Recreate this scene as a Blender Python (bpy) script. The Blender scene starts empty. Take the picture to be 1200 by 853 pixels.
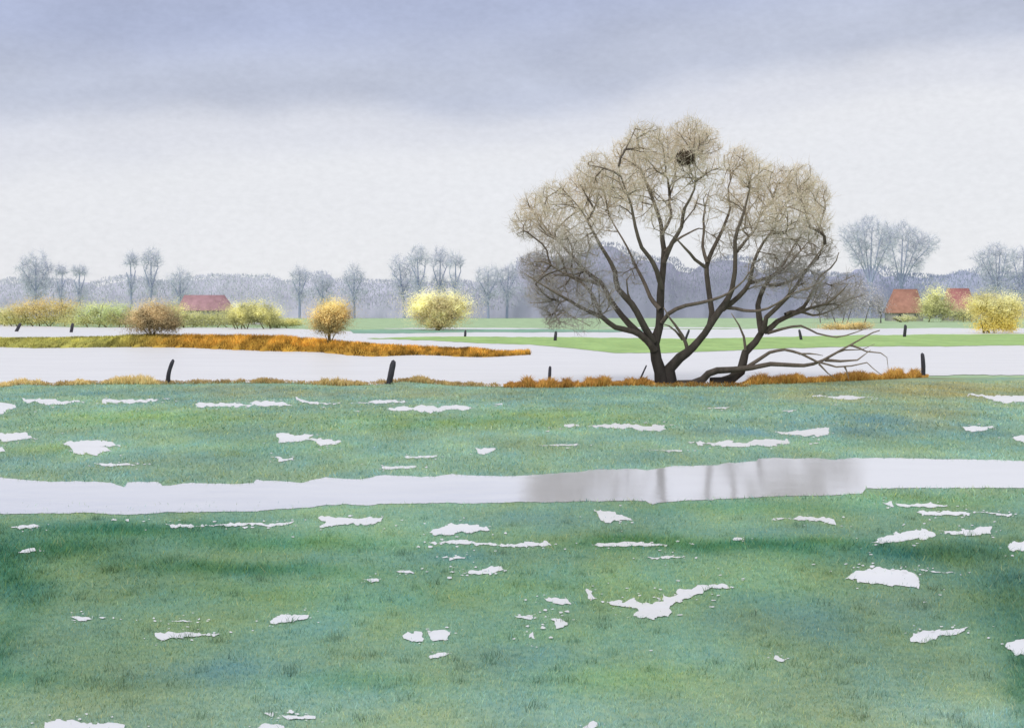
import bpy, math, random
import numpy as np
from mathutils import Vector
from mathutils.geometry import delaunay_2d_cdt

rng = np.random.default_rng(11)
random.seed(5)
H, F, HY = 3.0, 1500.0, 363.0            # eye height (m), focal length and horizon row on a 1200 wide plate
COL = bpy.context.scene.collection

def depth(py): return H * F / (py - HY)
def gp(px, py):                            # point of the flat ground seen at that place
    Y = depth(py); return ((px - 600) * Y / F, Y)
def wp(px, py, Y): return np.array([(px - 600) * Y / F, Y, H - (py - HY) * Y / F])
def lin(c):
    c = np.asarray(c, float) / 255.0
    return np.where(c <= 0.04045, c / 12.92, ((c + 0.055) / 1.055) ** 2.4)

# ---------------------------------------------------------------- noise
def muted(c, k=.22, up=1.0):                 # the tangle of stems mutes the tint of a clump
    c = np.asarray(c, float); g = c.mean(-1, keepdims=True)
    return np.clip((c*(1-k)+g*k)*up, 0, 255)
def vnoise(x, y, seed=0):
    def h(i, j):
        n = (i * 374761393 + j * 668265263 + seed * 1442695041) & 0xffffffff
        n = ((n ^ (n >> 13)) * 1274126177) & 0xffffffff
        return ((n ^ (n >> 16)) & 0xffff) / 65535.0
    x = np.asarray(x, float); y = np.asarray(y, float)
    xi = np.floor(x).astype(np.int64); yi = np.floor(y).astype(np.int64)
    fx = x - xi; fy = y - yi; fx = fx*fx*(3-2*fx); fy = fy*fy*(3-2*fy)
    a = h(xi, yi)*(1-fx) + h(xi+1, yi)*fx; b = h(xi, yi+1)*(1-fx) + h(xi+1, yi+1)*fx
    return a*(1-fy) + b*fy
def fbm(x, y, seed=0, o=4):
    s = 0; a = 0.5
    for k in range(o): s = s + a*vnoise(x*2**k, y*2**k, seed+k); a *= 0.5
    return s / (1 - 0.5**o)

# ---------------------------------------------------------------- objects
def link(o, parent=None):
    COL.objects.link(o)
    if parent is not None: o.parent = parent
    return o
def tag(o, label=None, cat=None, group=None, kind=None):
    if label: o['label'] = label
    if cat: o['category'] = cat
    if group: o['group'] = group
    if kind: o['kind'] = kind
    return o
def empty(name, loc):
    o = bpy.data.objects.new(name, None); o.location = loc; o.empty_display_size = 0.3
    return link(o)
def mesh_np(name, V, polys, mat, parent=None, col=None, smooth=False):
    """V (n,3); polys: list of (m,k) int arrays; col: per-vertex rgb"""
    V = np.asarray(V, np.float32)
    if parent is not None: V = V - np.array(parent.location, np.float32)
    me = bpy.data.meshes.new(name)
    me.vertices.add(len(V)); me.vertices.foreach_set('co', V.ravel())
    loops = np.concatenate([np.asarray(p, np.int32).ravel() for p in polys])
    tot = np.concatenate([np.full(len(p), np.asarray(p).shape[1], np.int32) for p in polys])
    st = np.concatenate([[0], np.cumsum(tot)[:-1]]).astype(np.int32)
    me.loops.add(len(loops)); me.loops.foreach_set('vertex_index', loops)
    me.polygons.add(len(tot)); me.polygons.foreach_set('loop_start', st); me.polygons.foreach_set('loop_total', tot)
    me.update(calc_edges=True)
    if smooth: me.polygons.foreach_set('use_smooth', np.ones(len(tot), bool))
    if col is not None:
        at = me.color_attributes.new('tint', 'FLOAT_COLOR', 'POINT')
        c = np.ones((len(V), 4), np.float32); c[:, :3] = col; at.data.foreach_set('color', c.ravel())
    me.materials.append(mat); me.validate()
    return link(bpy.data.objects.new(name, me), parent)

# ---------------------------------------------------------------- materials
def new_mat(name):
    m = bpy.data.materials.new(name); m.use_nodes = True
    nt = m.node_tree; b = nt.nodes['Principled BSDF']
    return m, nt, b
def tint_mat(name, rough=0.9, nscale=3.0, namp=0.3, bump=0.0, bscale=20.0, spec=0.15, stretch=(1,1,1), fine=None):
    m, nt, b = new_mat(name); N, L = nt.nodes, nt.links
    a = N.new('ShaderNodeAttribute'); a.attribute_name = 'tint'
    g = N.new('ShaderNodeNewGeometry'); mp = N.new('ShaderNodeMapping'); mp.inputs['Scale'].default_value = stretch
    L.new(g.outputs['Position'], mp.inputs['Vector'])
    n = N.new('ShaderNodeTexNoise'); n.inputs['Scale'].default_value = nscale; n.inputs['Detail'].default_value = 6
    L.new(mp.outputs[0], n.inputs['Vector'])
    r = N.new('ShaderNodeMapRange'); r.inputs['From Min'].default_value = 0.25; r.inputs['From Max'].default_value = 0.75
    r.inputs['To Min'].default_value = 1 - namp; r.inputs['To Max'].default_value = 1 + namp
    L.new(n.outputs['Fac'], r.inputs['Value'])
    v = N.new('ShaderNodeVectorMath'); v.operation = 'SCALE'
    L.new(a.outputs['Color'], v.inputs[0]); L.new(r.outputs[0], v.inputs['Scale'])
    out = v.outputs[0]
    if fine:                                # second, small scale mottling that also shifts the hue
        n2 = N.new('ShaderNodeTexNoise'); n2.inputs['Scale'].default_value = fine[0]; n2.inputs['Detail'].default_value = 4
        L.new(mp.outputs[0], n2.inputs['Vector'])
        cr = N.new('ShaderNodeValToRGB'); cr.color_ramp.elements[0].position = .32; cr.color_ramp.elements[1].position = .68
        cr.color_ramp.elements[0].color = (*fine[1], 1); cr.color_ramp.elements[1].color = (*fine[2], 1)
        L.new(n2.outputs['Fac'], cr.inputs[0])
        v2 = N.new('ShaderNodeVectorMath'); v2.operation = 'MULTIPLY'
        L.new(out, v2.inputs[0]); L.new(cr.outputs[0], v2.inputs[1]); out = v2.outputs[0]
    L.new(out, b.inputs['Base Color'])
    b.inputs['Roughness'].default_value = rough; b.inputs['Specular IOR Level'].default_value = spec
    if bump:
        n3 = N.new('ShaderNodeTexNoise'); n3.inputs['Scale'].default_value = bscale; n3.inputs['Detail'].default_value = 5
        L.new(mp.outputs[0], n3.inputs['Vector'])
        bp = N.new('ShaderNodeBump'); bp.inputs['Strength'].default_value = bump; bp.inputs['Distance'].default_value = 0.05
        L.new(n3.outputs['Fac'], bp.inputs['Height']); L.new(bp.outputs[0], b.inputs['Normal'])
    return m
def water_mat(name, milk, base, rough, wave=0.03, scale=(1.0, 3.0, 1.0)):
    """rippled flood water under a white sky: a sheen that mirrors plus a milky body"""
    m, nt, b = new_mat(name); N, L = nt.nodes, nt.links
    out = N['Material Output']
    g = N.new('ShaderNodeNewGeometry'); mp = N.new('ShaderNodeMapping'); mp.inputs['Scale'].default_value = scale
    L.new(g.outputs['Position'], mp.inputs['Vector'])
    n = N.new('ShaderNodeTexNoise'); n.inputs['Scale'].default_value = 1.6; n.inputs['Detail'].default_value = 5
    L.new(mp.outputs[0], n.inputs['Vector'])
    bp = N.new('ShaderNodeBump'); bp.inputs['Strength'].default_value = 1.0; bp.inputs['Distance'].default_value = wave
    L.new(n.outputs['Fac'], bp.inputs['Height'])
    n2 = N.new('ShaderNodeTexNoise'); n2.inputs['Scale'].default_value = 0.7; n2.inputs['Detail'].default_value = 6
    L.new(mp.outputs[0], n2.inputs['Vector'])
    cr = N.new('ShaderNodeValToRGB'); cr.color_ramp.elements[0].position = .3; cr.color_ramp.elements[1].position = .7
    cr.color_ramp.elements[0].color = (*[c*.93 for c in base], 1); cr.color_ramp.elements[1].color = (*base, 1)
    L.new(n2.outputs['Fac'], cr.inputs[0])
    b.inputs['Roughness'].default_value = 0.6; b.inputs['Specular IOR Level'].default_value = 0.2
    L.new(cr.outputs[0], b.inputs['Base Color'])
    gl = N.new('ShaderNodeBsdfGlossy'); gl.inputs['Roughness'].default_value = rough
    gl.inputs['Color'].default_value = (0.93, 0.94, 1.0, 1)
    L.new(bp.outputs[0], gl.inputs['Normal'])
    mx = N.new('ShaderNodeMixShader'); mx.inputs[0].default_value = milk
    L.new(gl.outputs[0], mx.inputs[1]); L.new(b.outputs[0], mx.inputs[2]); L.new(mx.outputs[0], out.inputs['Surface'])
    return m

M_water_far = water_mat('flood_water', 0.74, (0.93, 0.915, 0.89), 0.30, 0.05, (0.25, 0.8, 1))
M_water_ditch = water_mat('ditch_water', 0.36, (0.92, 0.905, 0.90), 0.10, 0.004, (0.8, 1.3, 1))
M_puddle = water_mat('puddle_water', 0.74, (0.97, 0.965, 0.95), 0.22, 0.02, (1.0, 2.0, 1))
M_meadow = tint_mat('meadow', 0.95, 0.8, 0.10, 0.5, 30, 0.05, (1, 1, 1), (9.0, (.80, .90, .98), (1.14, 1.08, 1.0)))
M_grass = tint_mat('grass_blades', 0.8, 1.5, 0.12, spec=0.1)
M_land = tint_mat('far_land', 0.95, 0.35, 0.16, 0.0, 5, 0.05, (1, .4, 1), (2.2, (.86, .93, .96), (1.1, 1.06, 1.0)))
M_dry = tint_mat('dry_grass', 0.85, 4.0, 0.3, spec=0.1)
M_bark = tint_mat('willow_bark', 0.9, 5.0, 0.35, 0.6, 22, 0.2, (1, 1, .35))
M_twig = tint_mat('willow_twigs', 0.85, 1.1, 0.22, spec=0.15)
M_far = tint_mat('hazy_wood', 0.95, 0.25, 0.12, spec=0.0)
M_leaf = tint_mat('catkin_leaf', 0.85, 1.2, 0.22, spec=0.1)
M_woods = tint_mat('distant_woods', 0.95, 0.05, 0.10, spec=0.0, fine=(0.12, (.985, .985, .99), (1.01, 1.01, 1.01)))
M_post = tint_mat('weathered_post', 0.9, 14.0, 0.4, 0.5, 40, 0.2, (1, 1, .2))
M_wall = tint_mat('farm_wall', 0.9, 3.0, 0.1)

def tile_mat(name, c):
    m, nt, b = new_mat(name); N, L = nt.nodes, nt.links
    tc = N.new('ShaderNodeTexCoord'); w = N.new('ShaderNodeTexWave'); w.bands_direction = 'Z'
    w.inputs['Scale'].default_value = 1.6; w.inputs['Distortion'].default_value = 1.0
    L.new(tc.outputs['Object'], w.inputs['Vector'])
    n = N.new('ShaderNodeTexNoise'); n.inputs['Scale'].default_value = 0.8; n.inputs['Detail'].default_value = 6
    L.new(tc.outputs['Object'], n.inputs['Vector'])
    ad = N.new('ShaderNodeMath'); ad.operation = 'MULTIPLY_ADD'; ad.inputs[1].default_value = 0.12
    L.new(w.outputs['Fac'], ad.inputs[0]); L.new(n.outputs['Fac'], ad.inputs[2])
    cr = N.new('ShaderNodeValToRGB'); cr.color_ramp.elements[0].position = .3; cr.color_ramp.elements[1].position = .8
    cr.color_ramp.elements[0].color = (*[x*.74 for x in c], 1); cr.color_ramp.elements[1].color = (*[x*1.16 for x in c], 1)
    L.new(ad.outputs[0], cr.inputs[0]); L.new(cr.outputs[0], b.inputs['Base Color'])
    b.inputs['Roughness'].default_value = .85; b.inputs['Specular IOR Level'].default_value = .1
    return m

# ---------------------------------------------------------------- water outlines
def ragged(pts, step_px=3.0, amp=1.0, seed=0, closed=True):
    """densify an outline given on the plate and fray it, then drop it on the ground"""
    P = np.array(pts, float); n = len(P); out = []
    for i in range(n if closed else n-1):
        a, b = P[i], P[(i+1) % n]; L = np.hypot(*(b-a)); k = max(1, int(L/step_px))
        for j in range(k): out.append(a + (b-a)*j/k)
    if not closed: out.append(P[-1])
    out = np.array(out)
    s = np.arange(len(out))
    dy = (fbm(s*0.45, s*0+seed*7.3, seed, 3)-0.5)*2*amp + (fbm(s*0.09, s*0+3.1, seed+9, 2)-0.5)*2*amp
    dx = (fbm(s*0.3, s*0+seed*3.7, seed+4, 3)-0.5)*5*amp
    w = np.clip((out[:, 1]-HY)/30, 0.05, 1)
    out[:, 1] += dy*w; out[:, 0] += dx
    return out
def to_ground(pts): return np.array([gp(x, y) for x, y in pts])
WATER = []                                  # ground outlines, to keep grass out of the water
def sheet(name, pts_px, z, mat, kind='structure', amp=1.0, seed=0, step=3.0, col=None, label=None, islands=None):
    G = to_ground(ragged(pts_px, step, amp, seed))
    VV, TT, m = [], [], 0
    for k, q in enumerate([G]+[to_ground(i) for i in islands or []]):
        if k:
            if inside(q, G).any() or any(inside(q, p).any() or inside(p, q).any() for p in done): continue
            done.append(q); WATER.append(q)
        else: done = []
        c0 = q.mean(0); vs, _, fs, *_r = delaunay_2d_cdt([Vector(p) for p in (q-c0)], [], [list(range(len(q)))], 1, 1e-7)
        VV.append(np.array([(p.x+c0[0], p.y+c0[1], z) for p in vs])); TT.append(np.array([f for f in fs], int)+m); m += len(vs)
    V = np.concatenate(VV); T = np.concatenate(TT)
    A = V[T]; cr = np.cross(A[:, 1]-A[:, 0], A[:, 2]-A[:, 0])[:, 2]; T[cr < 0] = T[cr < 0][:, ::-1]
    o = mesh_np(name, V, [T], mat, col=None if col is None else np.tile(col, (len(V), 1)))
    tag(o, label=label, kind=kind)
    return o, G
def inside(P, G):
    r = np.zeros(len(P), bool)
    lo, hi = G.min(0), G.max(0)
    c = np.where((P[:, 0] >= lo[0]) & (P[:, 0] <= hi[0]) & (P[:, 1] >= lo[1]) & (P[:, 1] <= hi[1]))[0]
    if len(c) == 0: return r
    q = P[c]; k = np.zeros(len(c), bool)
    A = G; B = np.roll(G, -1, 0)
    for (x1, y1), (x2, y2) in zip(A, B):
        if y1 == y2: continue
        m = ((y1 > q[:, 1]) != (y2 > q[:, 1]))
        if m.any():
            xx = (x2-x1)*(q[:, 1]-y1)/(y2-y1)+x1
            k ^= m & (q[:, 0] < xx)
    r[c] = k
    return r

# shore of the flood (near edge), left to right
SHORE = [(-420,451),(-150,452),(0,453),(27,449),(60,451),(110,449),(190,449),(290,448),(330,448),(400,451),(440,450),(475,446),(500,448),
         (535,451),(600,453),(660,453),(720,451),(780,450),(870,450),(930,448),(1000,445),(1085,441),(1140,439),(1200,439),(1350,440),(1640,441)]
FLOOD_TOP = [(1640,384),(1300,384),(1140,384.2),(940,384.5),(700,386.5),(620,387.5),(420,388),(330,384),(215,383.5),(140,383),(90,383),(0,380),(-150,381),(-420,381)]
flood, Gf = sheet('flood_water', SHORE + FLOOD_TOP, 0.010, M_water_far, amp=0.9, seed=2, step=4, label='white flood water covering the fields behind the shore')
WATER.append(Gf)
for i, pl in enumerate([
    [(440,384.6),(520,383.6),(600,383.8),(660,384.6),(600,385.6),(500,385.4)],
    [(250,379),(300,377.6),(330,379),(300,380)],
    [(700,383.6),(800,383),(880,383.4),(860,384.6),(740,384.8)]]):
    sheet('water_line', pl, 0.012, M_water_far, amp=0.4, seed=20+i, step=3)

DITCH_UP = [(-300,556),(-120,558),(0,560),(30,562),(60,564),(110,564),(132,566),(145,571),(150,565),(185,565),(190,569),(215,566),(240,566),(283,567),(296,566),(300,562),(330,564),(352,566),
            (380,560),(420,561),(452,557),(480,557),(510,559),(530,556),(600,557),(680,553),(690,551),(745,549),(758,551),(790,546),(840,545),(850,542),
            (888,540),(890,537),(960,537),(975,539),(1000,536),(1075,537),(1120,538),(1200,540),(1320,538),(1500,536)]
DITCH_LO = [(1500,566),(1320,568),(1200,571),(1160,572),(1075,572),(1015,573),(1010,579),(985,580),(930,581),(870,584),(800,586),(765,590),(757,586),(700,588),(600,588),(560,590),
            (450,590),(430,593),(408,591),(320,597),(300,600),(265,599),(190,600),(148,603),(110,601),(30,602),(0,602),(-120,604),(-300,606)]
ditch, Gd = sheet('ditch_water', DITCH_UP + DITCH_LO, 0.008, M_water_ditch, amp=1.0, seed=5, step=3, label='pale ditch of standing water crossing the meadow')
WATER.append(Gd)

PUD = [
 [(-20,470),(0,469),(16,472),(17,477),(0,483),(-20,483)], [(28,467),(45,466),(97,471),(60,474),(32,473)], [(120,470),(130,467),(202,468),(150,473),(125,472)],
 [(228,474),(240,472),(300,474),(270,476.5),(232,476)], [(288,471),(330,470.5),(345,474),(310,475)], [(345,468),(372,470),(402,472),(385,474)],
 [(410,472),(450,467.5),(478,470),(440,471.5)], [(452,479),(480,477),(530,475),(555,477),(510,483),(470,482)], [(-20,508),(0,508),(30,506),(44,514),(20,516),(-20,515)],
 [(-8,520),(5,523),(5,530),(-8,531)], [(76,518),(100,516),(128,515),(142,521),(120,525),(132,530),(88,532)], [(108,543),(150,542),(158,545),(120,545.5)],
 [(323,509),(368,508),(360,514),(402,517),(400,521),(378,522),(365,516),(328,518)], [(320,534),(330,537),(346,538),(346,540),(325,540.5)], [(475,534),(512,534),(512,536),(476,537)],
 [(447,547),(490,546),(488,548.5),(448,549)], [(557,527),(570,526),(582,527),(570,532),(558,531)], [(572,473),(588,472),(590,474)],
 [(193,613),(230,615),(290,613),(345,611),(340,615),(280,617),(200,617)], [(372,607),(390,606),(450,608),(448,612),(400,615),(372,620),(380,613)],
 [(507,624),(510,618),(530,613),(570,617),(573,621),(530,624),(510,627)], [(506,635),(540,633.5),(600,637),(640,636),(645,640),(600,640),(510,638)], [(521,651),(543,651),(530,657),(523,655)],
 [(12,617),(40,615),(45,617),(25,619)], [(18,645),(30,643),(42,642),(43,645),(25,648)], [(180,743),(200,740),(220,742),(257,742),(252,745),(185,749)],
 [(315,727),(325,721),(362,720),(362,726),(330,730),(317,731)], [(474,748),(478,741),(495,741),(496,749),(478,752)], [(502,742),(515,738),(529,741),(528,748),(505,750)],
 [(502,769),(520,765),(525,768),(505,772)], [(55,849),(70,845),(130,848),(145,851),(145,858),(55,860)], [(330,838),(350,841),(369,840),(368,844),(340,845)], [(297,853),(310,849),(335,851),(335,857),(300,858)],
 [(312,837),(320,834),(322,839)], [(428,679),(440,677),(447,680),(436,682)], [(465,670),(478,668),(487,671),(472,672)], [(543,672),(550,667),(560,666),(588,663),(588,668),(560,673)],
 [(658,499),(700,497),(755,497),(780,496),(779,503),(770,505),(700,501)], [(632,522),(680,519.5),(675,522)], [(753,527),(800,527),(799,529)], [(805,518),(860,517),(925,516),(928,520),(860,524)],
 [(912,505),(940,503),(972,500),(968,509),(930,510)], [(950,464),(1000,463.5),(1024,466),(1000,468)], [(1132,463),(1160,462),(1220,464),(1220,470),(1170,471)], [(1131,500),(1160,498),(1164,500),(1145,504),(1132,503)],
 [(1187,513),(1220,508),(1220,526)], [(827,478),(855,477),(850,479)], [(917,481),(930,480.5),(928,482.5)], [(695,598),(720,601),(745,609),(740,611),(708,612)],
 [(693,638),(740,635),(780,637),(780,639),(700,640)], [(760,654),(800,651),(807,653),(765,656)], [(905,608),(940,606),(978,608),(978,614),(960,609.5)], [(1035,588),(1045,586),(1048,592)],
 [(1050,591),(1090,590),(1112,594),(1060,594)], [(1072,601),(1100,599),(1138,600),(1136,603),(1080,606)], [(1145,601),(1165,600),(1186,602),(1180,605)],
 [(1020,635),(1050,625),(1080,621),(1098,626),(1085,632),(1050,635)], [(1100,622),(1140,619),(1163,617),(1160,626),(1110,627)], [(1178,640),(1190,635),(1225,630),(1225,647),(1182,646)],
 [(990,678),(995,670),(1030,665),(1060,668),(1080,682),(1078,690),(1040,685),(1000,681)],
 [(600+p*.5, 440+q*.5) for p, q in [(215,530),(240,525),(262,528),(285,520),(300,528),(330,535),(350,530),(352,512),(368,520),(385,512),(395,500),(420,500),(440,490),(470,492),(500,490),(520,494),(480,500),(450,505),(430,515),(405,520),(385,530),(368,545),(362,565),(330,573),(300,572),(285,562),(310,555),(280,545),(250,545),(235,538)]],
 [(645,725),(658,724),(665,732),(652,738)], [(618,747),(625,740),(626,752)], [(637,700),(655,701),(670,706),(645,706)], [(688,690),(692,690),(700,699),(690,700)], [(605,722),(625,719),(622,725)],
 [(1067,745),(1090,741),(1110,738),(1135,735),(1120,742),(1090,750),(1070,752)], [(905,770),(915,768),(924,774),(910,775)], [(1177,757),(1190,752),(1225,748),(1225,770),(1190,768)],
 [(857,632),(865,629.5),(874,631),(866,633)], [(680,858),(695,845),(700,847),(692,860)], [(1075,667),(1090,669),(1120,670),(1095,672)], [(85,724),(100,723),(110,727),(92,729)], [(200,728),(215,726),(225,729)],
]
for i, pl in enumerate(PUD):
    hgt = max(p[1] for p in pl)-min(p[1] for p in pl)
    a = np.array(pl, float); wid = a[:, 0].max()-a[:, 0].min(); rp = np.random.default_rng(900+i); isl = []
    for k in range(int(4+wid/7)):            # specks of water round the frayed rim
        e = a[rp.integers(len(a))]; ox, oy = e[0]+rp.normal()*(3+wid*.16), e[1]+rp.normal()*(1.0+hgt*.35)
        if oy < 462 or oy > 870: continue
        sx = rp.uniform(.6, 1.6)+wid*.02*rp.uniform(0, 1)**2; sy = sx*rp.uniform(.22, .55)*min(1, (oy-HY)/230)
        th = np.linspace(0, 2*math.pi, 8)[:-1]; rr = rp.uniform(.5, 1.2, 7)
        isl.append(np.c_[ox+np.cos(th)*sx*rr, oy-np.sin(th)*sy*rr])
    o, G = sheet('puddle', pl, 0.008+(i % 7)*.0006, M_puddle, amp=min(2.6, 0.42*hgt), seed=40+i, step=1.8, islands=isl)
    WATER.append(G)

for i, (cx, cy, rx, ry, k) in enumerate([(640,716,38,12,16),(628,742,24,14,9),(552,668,42,6,14),(775,698,60,8,18),(505,745,30,8,7),(1100,742,34,6,8),(1000,662,50,5,9),(230,727,50,5,9),(345,840,30,5,6),(120,726,40,4,5),(1070,668,36,3,6)]):
    rp = np.random.default_rng(700+i); isl = []
    for q in range(k):
        ox, oy = cx+rp.normal()*rx*.6, cy+rp.normal()*ry*.6; sx = rp.uniform(.8, 4.2)*rp.uniform(.4, 1); sy = sx*rp.uniform(.25, .6)
        th = np.linspace(0, 2*math.pi, 10)[:-1]; rr = rp.uniform(.45, 1.25, 9); isl.append(np.c_[ox+np.cos(th)*sx*rr, oy-np.sin(th)*sy*rr])
    o, G = sheet('puddle', [tuple(p) for p in isl[0]], 0.0135+(i % 3)*.0006, M_puddle, amp=.2, seed=140+i, step=2, islands=isl[1:]); WATER.append(G)

# ---------------------------------------------------------------- ground and meadow colours
BLOBS = [  # px, py, rx, ry, colour, strength
 (150,462,260,9,(118,164,154),.5),(700,468,330,13,(118,166,154),.4),(330,458,130,7,(160,158,112),.55),(520,462,90,9,(158,160,112),.6),
 (1100,455,190,12,(172,162,104),.8),(1090,486,60,16,(168,166,112),.6),(960,462,80,8,(150,160,118),.5),
 (180,492,130,11,(138,180,104),.75),(520,494,130,9,(130,176,100),.7),(690,488,120,9,(140,178,104),.6),(40,528,60,10,(146,182,104),.6),(320,522,120,14,(122,172,128),.4),
 (860,505,80,12,(98,142,150),.65),(1010,498,80,13,(102,146,150),.6),(1160,505,60,14,(106,152,146),.6),(120,540,140,10,(118,164,158),.5),(560,540,160,9,(114,164,150),.4),
 (1000,520,150,8,(112,162,134),.4),
 (250,607,160,7,(134,178,144),.7),(620,606,140,12,(120,168,160),.55),(900,596,160,9,(106,162,112),.7),(1080,585,120,10,(118,172,120),.7),
 (150,622,120,11,(60,124,84),.85),(80,645,90,14,(58,120,82),.8),(270,665,150,9,(66,128,84),.75),(10,668,40,40,(54,116,86),.8),(330,632,140,10,(82,144,96),.6),(0,760,26,50,(66,128,98),.7),
 (560,650,120,12,(94,144,132),.6),(450,700,120,16,(100,152,112),.4),
 (880,643,150,8,(62,126,82),.8),(1090,652,130,12,(62,122,96),.85),(740,637,70,8,(70,134,88),.7),(1190,700,60,40,(72,126,110),.7),(1200,790,28,70,(62,120,96),.8),(960,625,120,8,(98,150,140),.6),
 (930,725,100,26,(108,152,142),.5),(1060,706,70,22,(108,150,146),.5),(250,790,140,20,(96,148,150),.55),(100,760,120,16,(112,162,132),.5),(640,770,120,22,(102,150,140),.5),(480,760,90,18,(108,156,140),.4),
 (430,800,90,14,(92,144,100),.5),(140,800,80,14,(96,148,126),.4),(730,795,90,22,(128,170,102),.65),(620,690,80,12,(116,160,100),.5),(280,690,120,12,(112,158,98),.5),(640,745,70,9,(124,166,96),.4),
 (1120,835,110,20,(150,188,170),.6),(560,815,110,16,(132,178,150),.5),(880,850,110,14,(120,168,130),.4),(830,690,110,16,(116,164,120),.4),(370,740,120,18,(112,160,140),.4),
 (40,790,60,16,(80,140,104),.5),(720,745,160,12,(120,166,130),.4)]
def meadow_rgb(x, y):
    py = HY + H*F/np.maximum(y, 1.0); px = 600 + x*F/np.maximum(y, 1.0)
    c0, c1, c2 = np.array((143,177,149.)), np.array((126,163,127.)), np.array((141,172,145.))
    t = np.clip((py-560)/80, 0, 1)[:, None]; u = np.clip((py-700)/140, 0, 1)[:, None]
    c = c0*(1-t)+c1*t; c = c*(1-u)+c2*u
    wx = (fbm(x*0.5, y*0.3, 70, 3)-.5)*90; wy = (fbm(x*0.6, y*0.3, 80, 3)-.5)*22 + (fbm(x*3.0, y*0.8, 85, 3)-.5)*9*np.clip((py-520)/120, 0, 1)
    for bx, by, rx, ry, bc, s in BLOBS:
        d = ((px+wx-bx)/rx)**2 + ((py+wy-by)/ry)**2
        w = (s*np.exp(-d*1.1))[:, None]
        c = c*(1-w)+(np.array(bc)*(.86 if sum(bc) > 340 else .97)+(22 if sum(bc) > 340 else 2))*w
    n = fbm(x*0.7, y*0.35, 90, 4)-.5; n2 = fbm(x*1.7, y*0.9, 95, 3)-.5
    g = c.mean(1, keepdims=True); c = c*.86+g*np.array((.145, .14, .132))
    c = c*(1+0.22*n[:, None]) + n2[:, None]*np.array((22, 4, -26.))
    return c
ALB = 1.10                                   # share of a picture tone that is the surface's own colour
def far_rgb(py, px):
    c = np.tile(np.array((150,184,130.)), (len(py), 1))
    return c
# whole plain, out to the horizon
gx = np.array([-7000,-3000,-1200,-500,-200,-90,-45,0,45,90,200,500,1200,3000,7000.]); gy = np.array([-200,-20,5,20,40,60,90,130,200,300,500,900,2000,4500,9000.])
XX, YY = np.meshgrid(gx, gy); V = np.c_[XX.ravel(), YY.ravel(), np.full(XX.size, -0.012)]
def grid_faces(ny, nx):
    i = np.arange(ny*nx).reshape(ny, nx)
    return np.c_[i[:-1, :-1].ravel(), i[:-1, 1:].ravel(), i[1:, 1:].ravel(), i[1:, :-1].ravel()]
cg = np.tile(lin((172,194,156))*ALB, (len(V), 1)); near = V[:, 1] < 45; cg[near] = lin((112,164,126))*ALB
tag(mesh_np('ground', V, [grid_faces(len(gy), len(gx))], M_land, col=cg), kind='structure', label='flat green plain reaching to the horizon')
# near meadow, with its washes of green
xs = np.arange(-46, 46.01, 0.22); ys = np.concatenate([np.arange(5.5, 26, 0.14), np.arange(26, 57.5, 0.3)])
XX, YY = np.meshgrid(xs, ys); x = XX.ravel(); y = YY.ravel()
cm = lin(np.clip(meadow_rgb(x, y), 0, 255))*ALB
Vm = np.c_[x, y, np.zeros(len(x))]
tag(mesh_np('meadow', Vm, [grid_faces(len(ys), len(xs))], M_meadow, col=cm), kind='structure', label='wet green meadow in front of the flood')

# ---------------------------------------------------------------- grass
def blades(B, h, w, lean, tint, tipfac=1.15, bend=True):
    n = len(B); a = rng.uniform(0, 2*math.pi, n); la = rng.uniform(0, 2*math.pi, n)
    side = np.c_[np.cos(a), np.sin(a), np.zeros(n)]*w[:, None]*0.5
    ld = np.c_[np.cos(la), np.sin(la), np.zeros(n)]*(lean*h)[:, None]
    up = np.c_[np.zeros(n), np.zeros(n), h]
    if bend:
        v = np.stack([B-side, B+side, B+ld*.35+up*.6+side*.7, B+ld*.35+up*.6-side*.7, B+ld+up], 1).reshape(-1, 3)
        k = np.arange(n)[:, None]*5
        f = [np.c_[k, k+1, k+2, k+3], np.c_[k+3, k+2, k+4]]; m = 5; fac = np.array([.8, .8, 1., 1., tipfac])
    else:
        v = np.stack([B-side, B+side, B+ld+up], 1).reshape(-1, 3); k = np.arange(n)[:, None]*3
        f = [np.c_[k, k+1, k+2]]; m = 3; fac = np.array([.85, .85, tipfac])
    c = (tint[:, None, :]*fac[None, :, None]).reshape(-1, 3)
    return v, f, c
def merge(parts):
    V, Fs, C, o = [], {}, [], 0
    for v, f, c in parts:
        for q in f: Fs.setdefault(q.shape[1], []).append(q+o)
        V.append(v); C.append(c); o += len(v)
    return np.concatenate(V), [np.concatenate(a) for a in Fs.values()], np.concatenate(C)
def keep_dry(P):
    k = np.ones(len(P), bool)
    for G in WATER: k &= ~inside(P, G)
    return k | ((rng.uniform(0, 1, len(P)) < .025) & (P[:, 1] < 20))
parts = []
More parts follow.
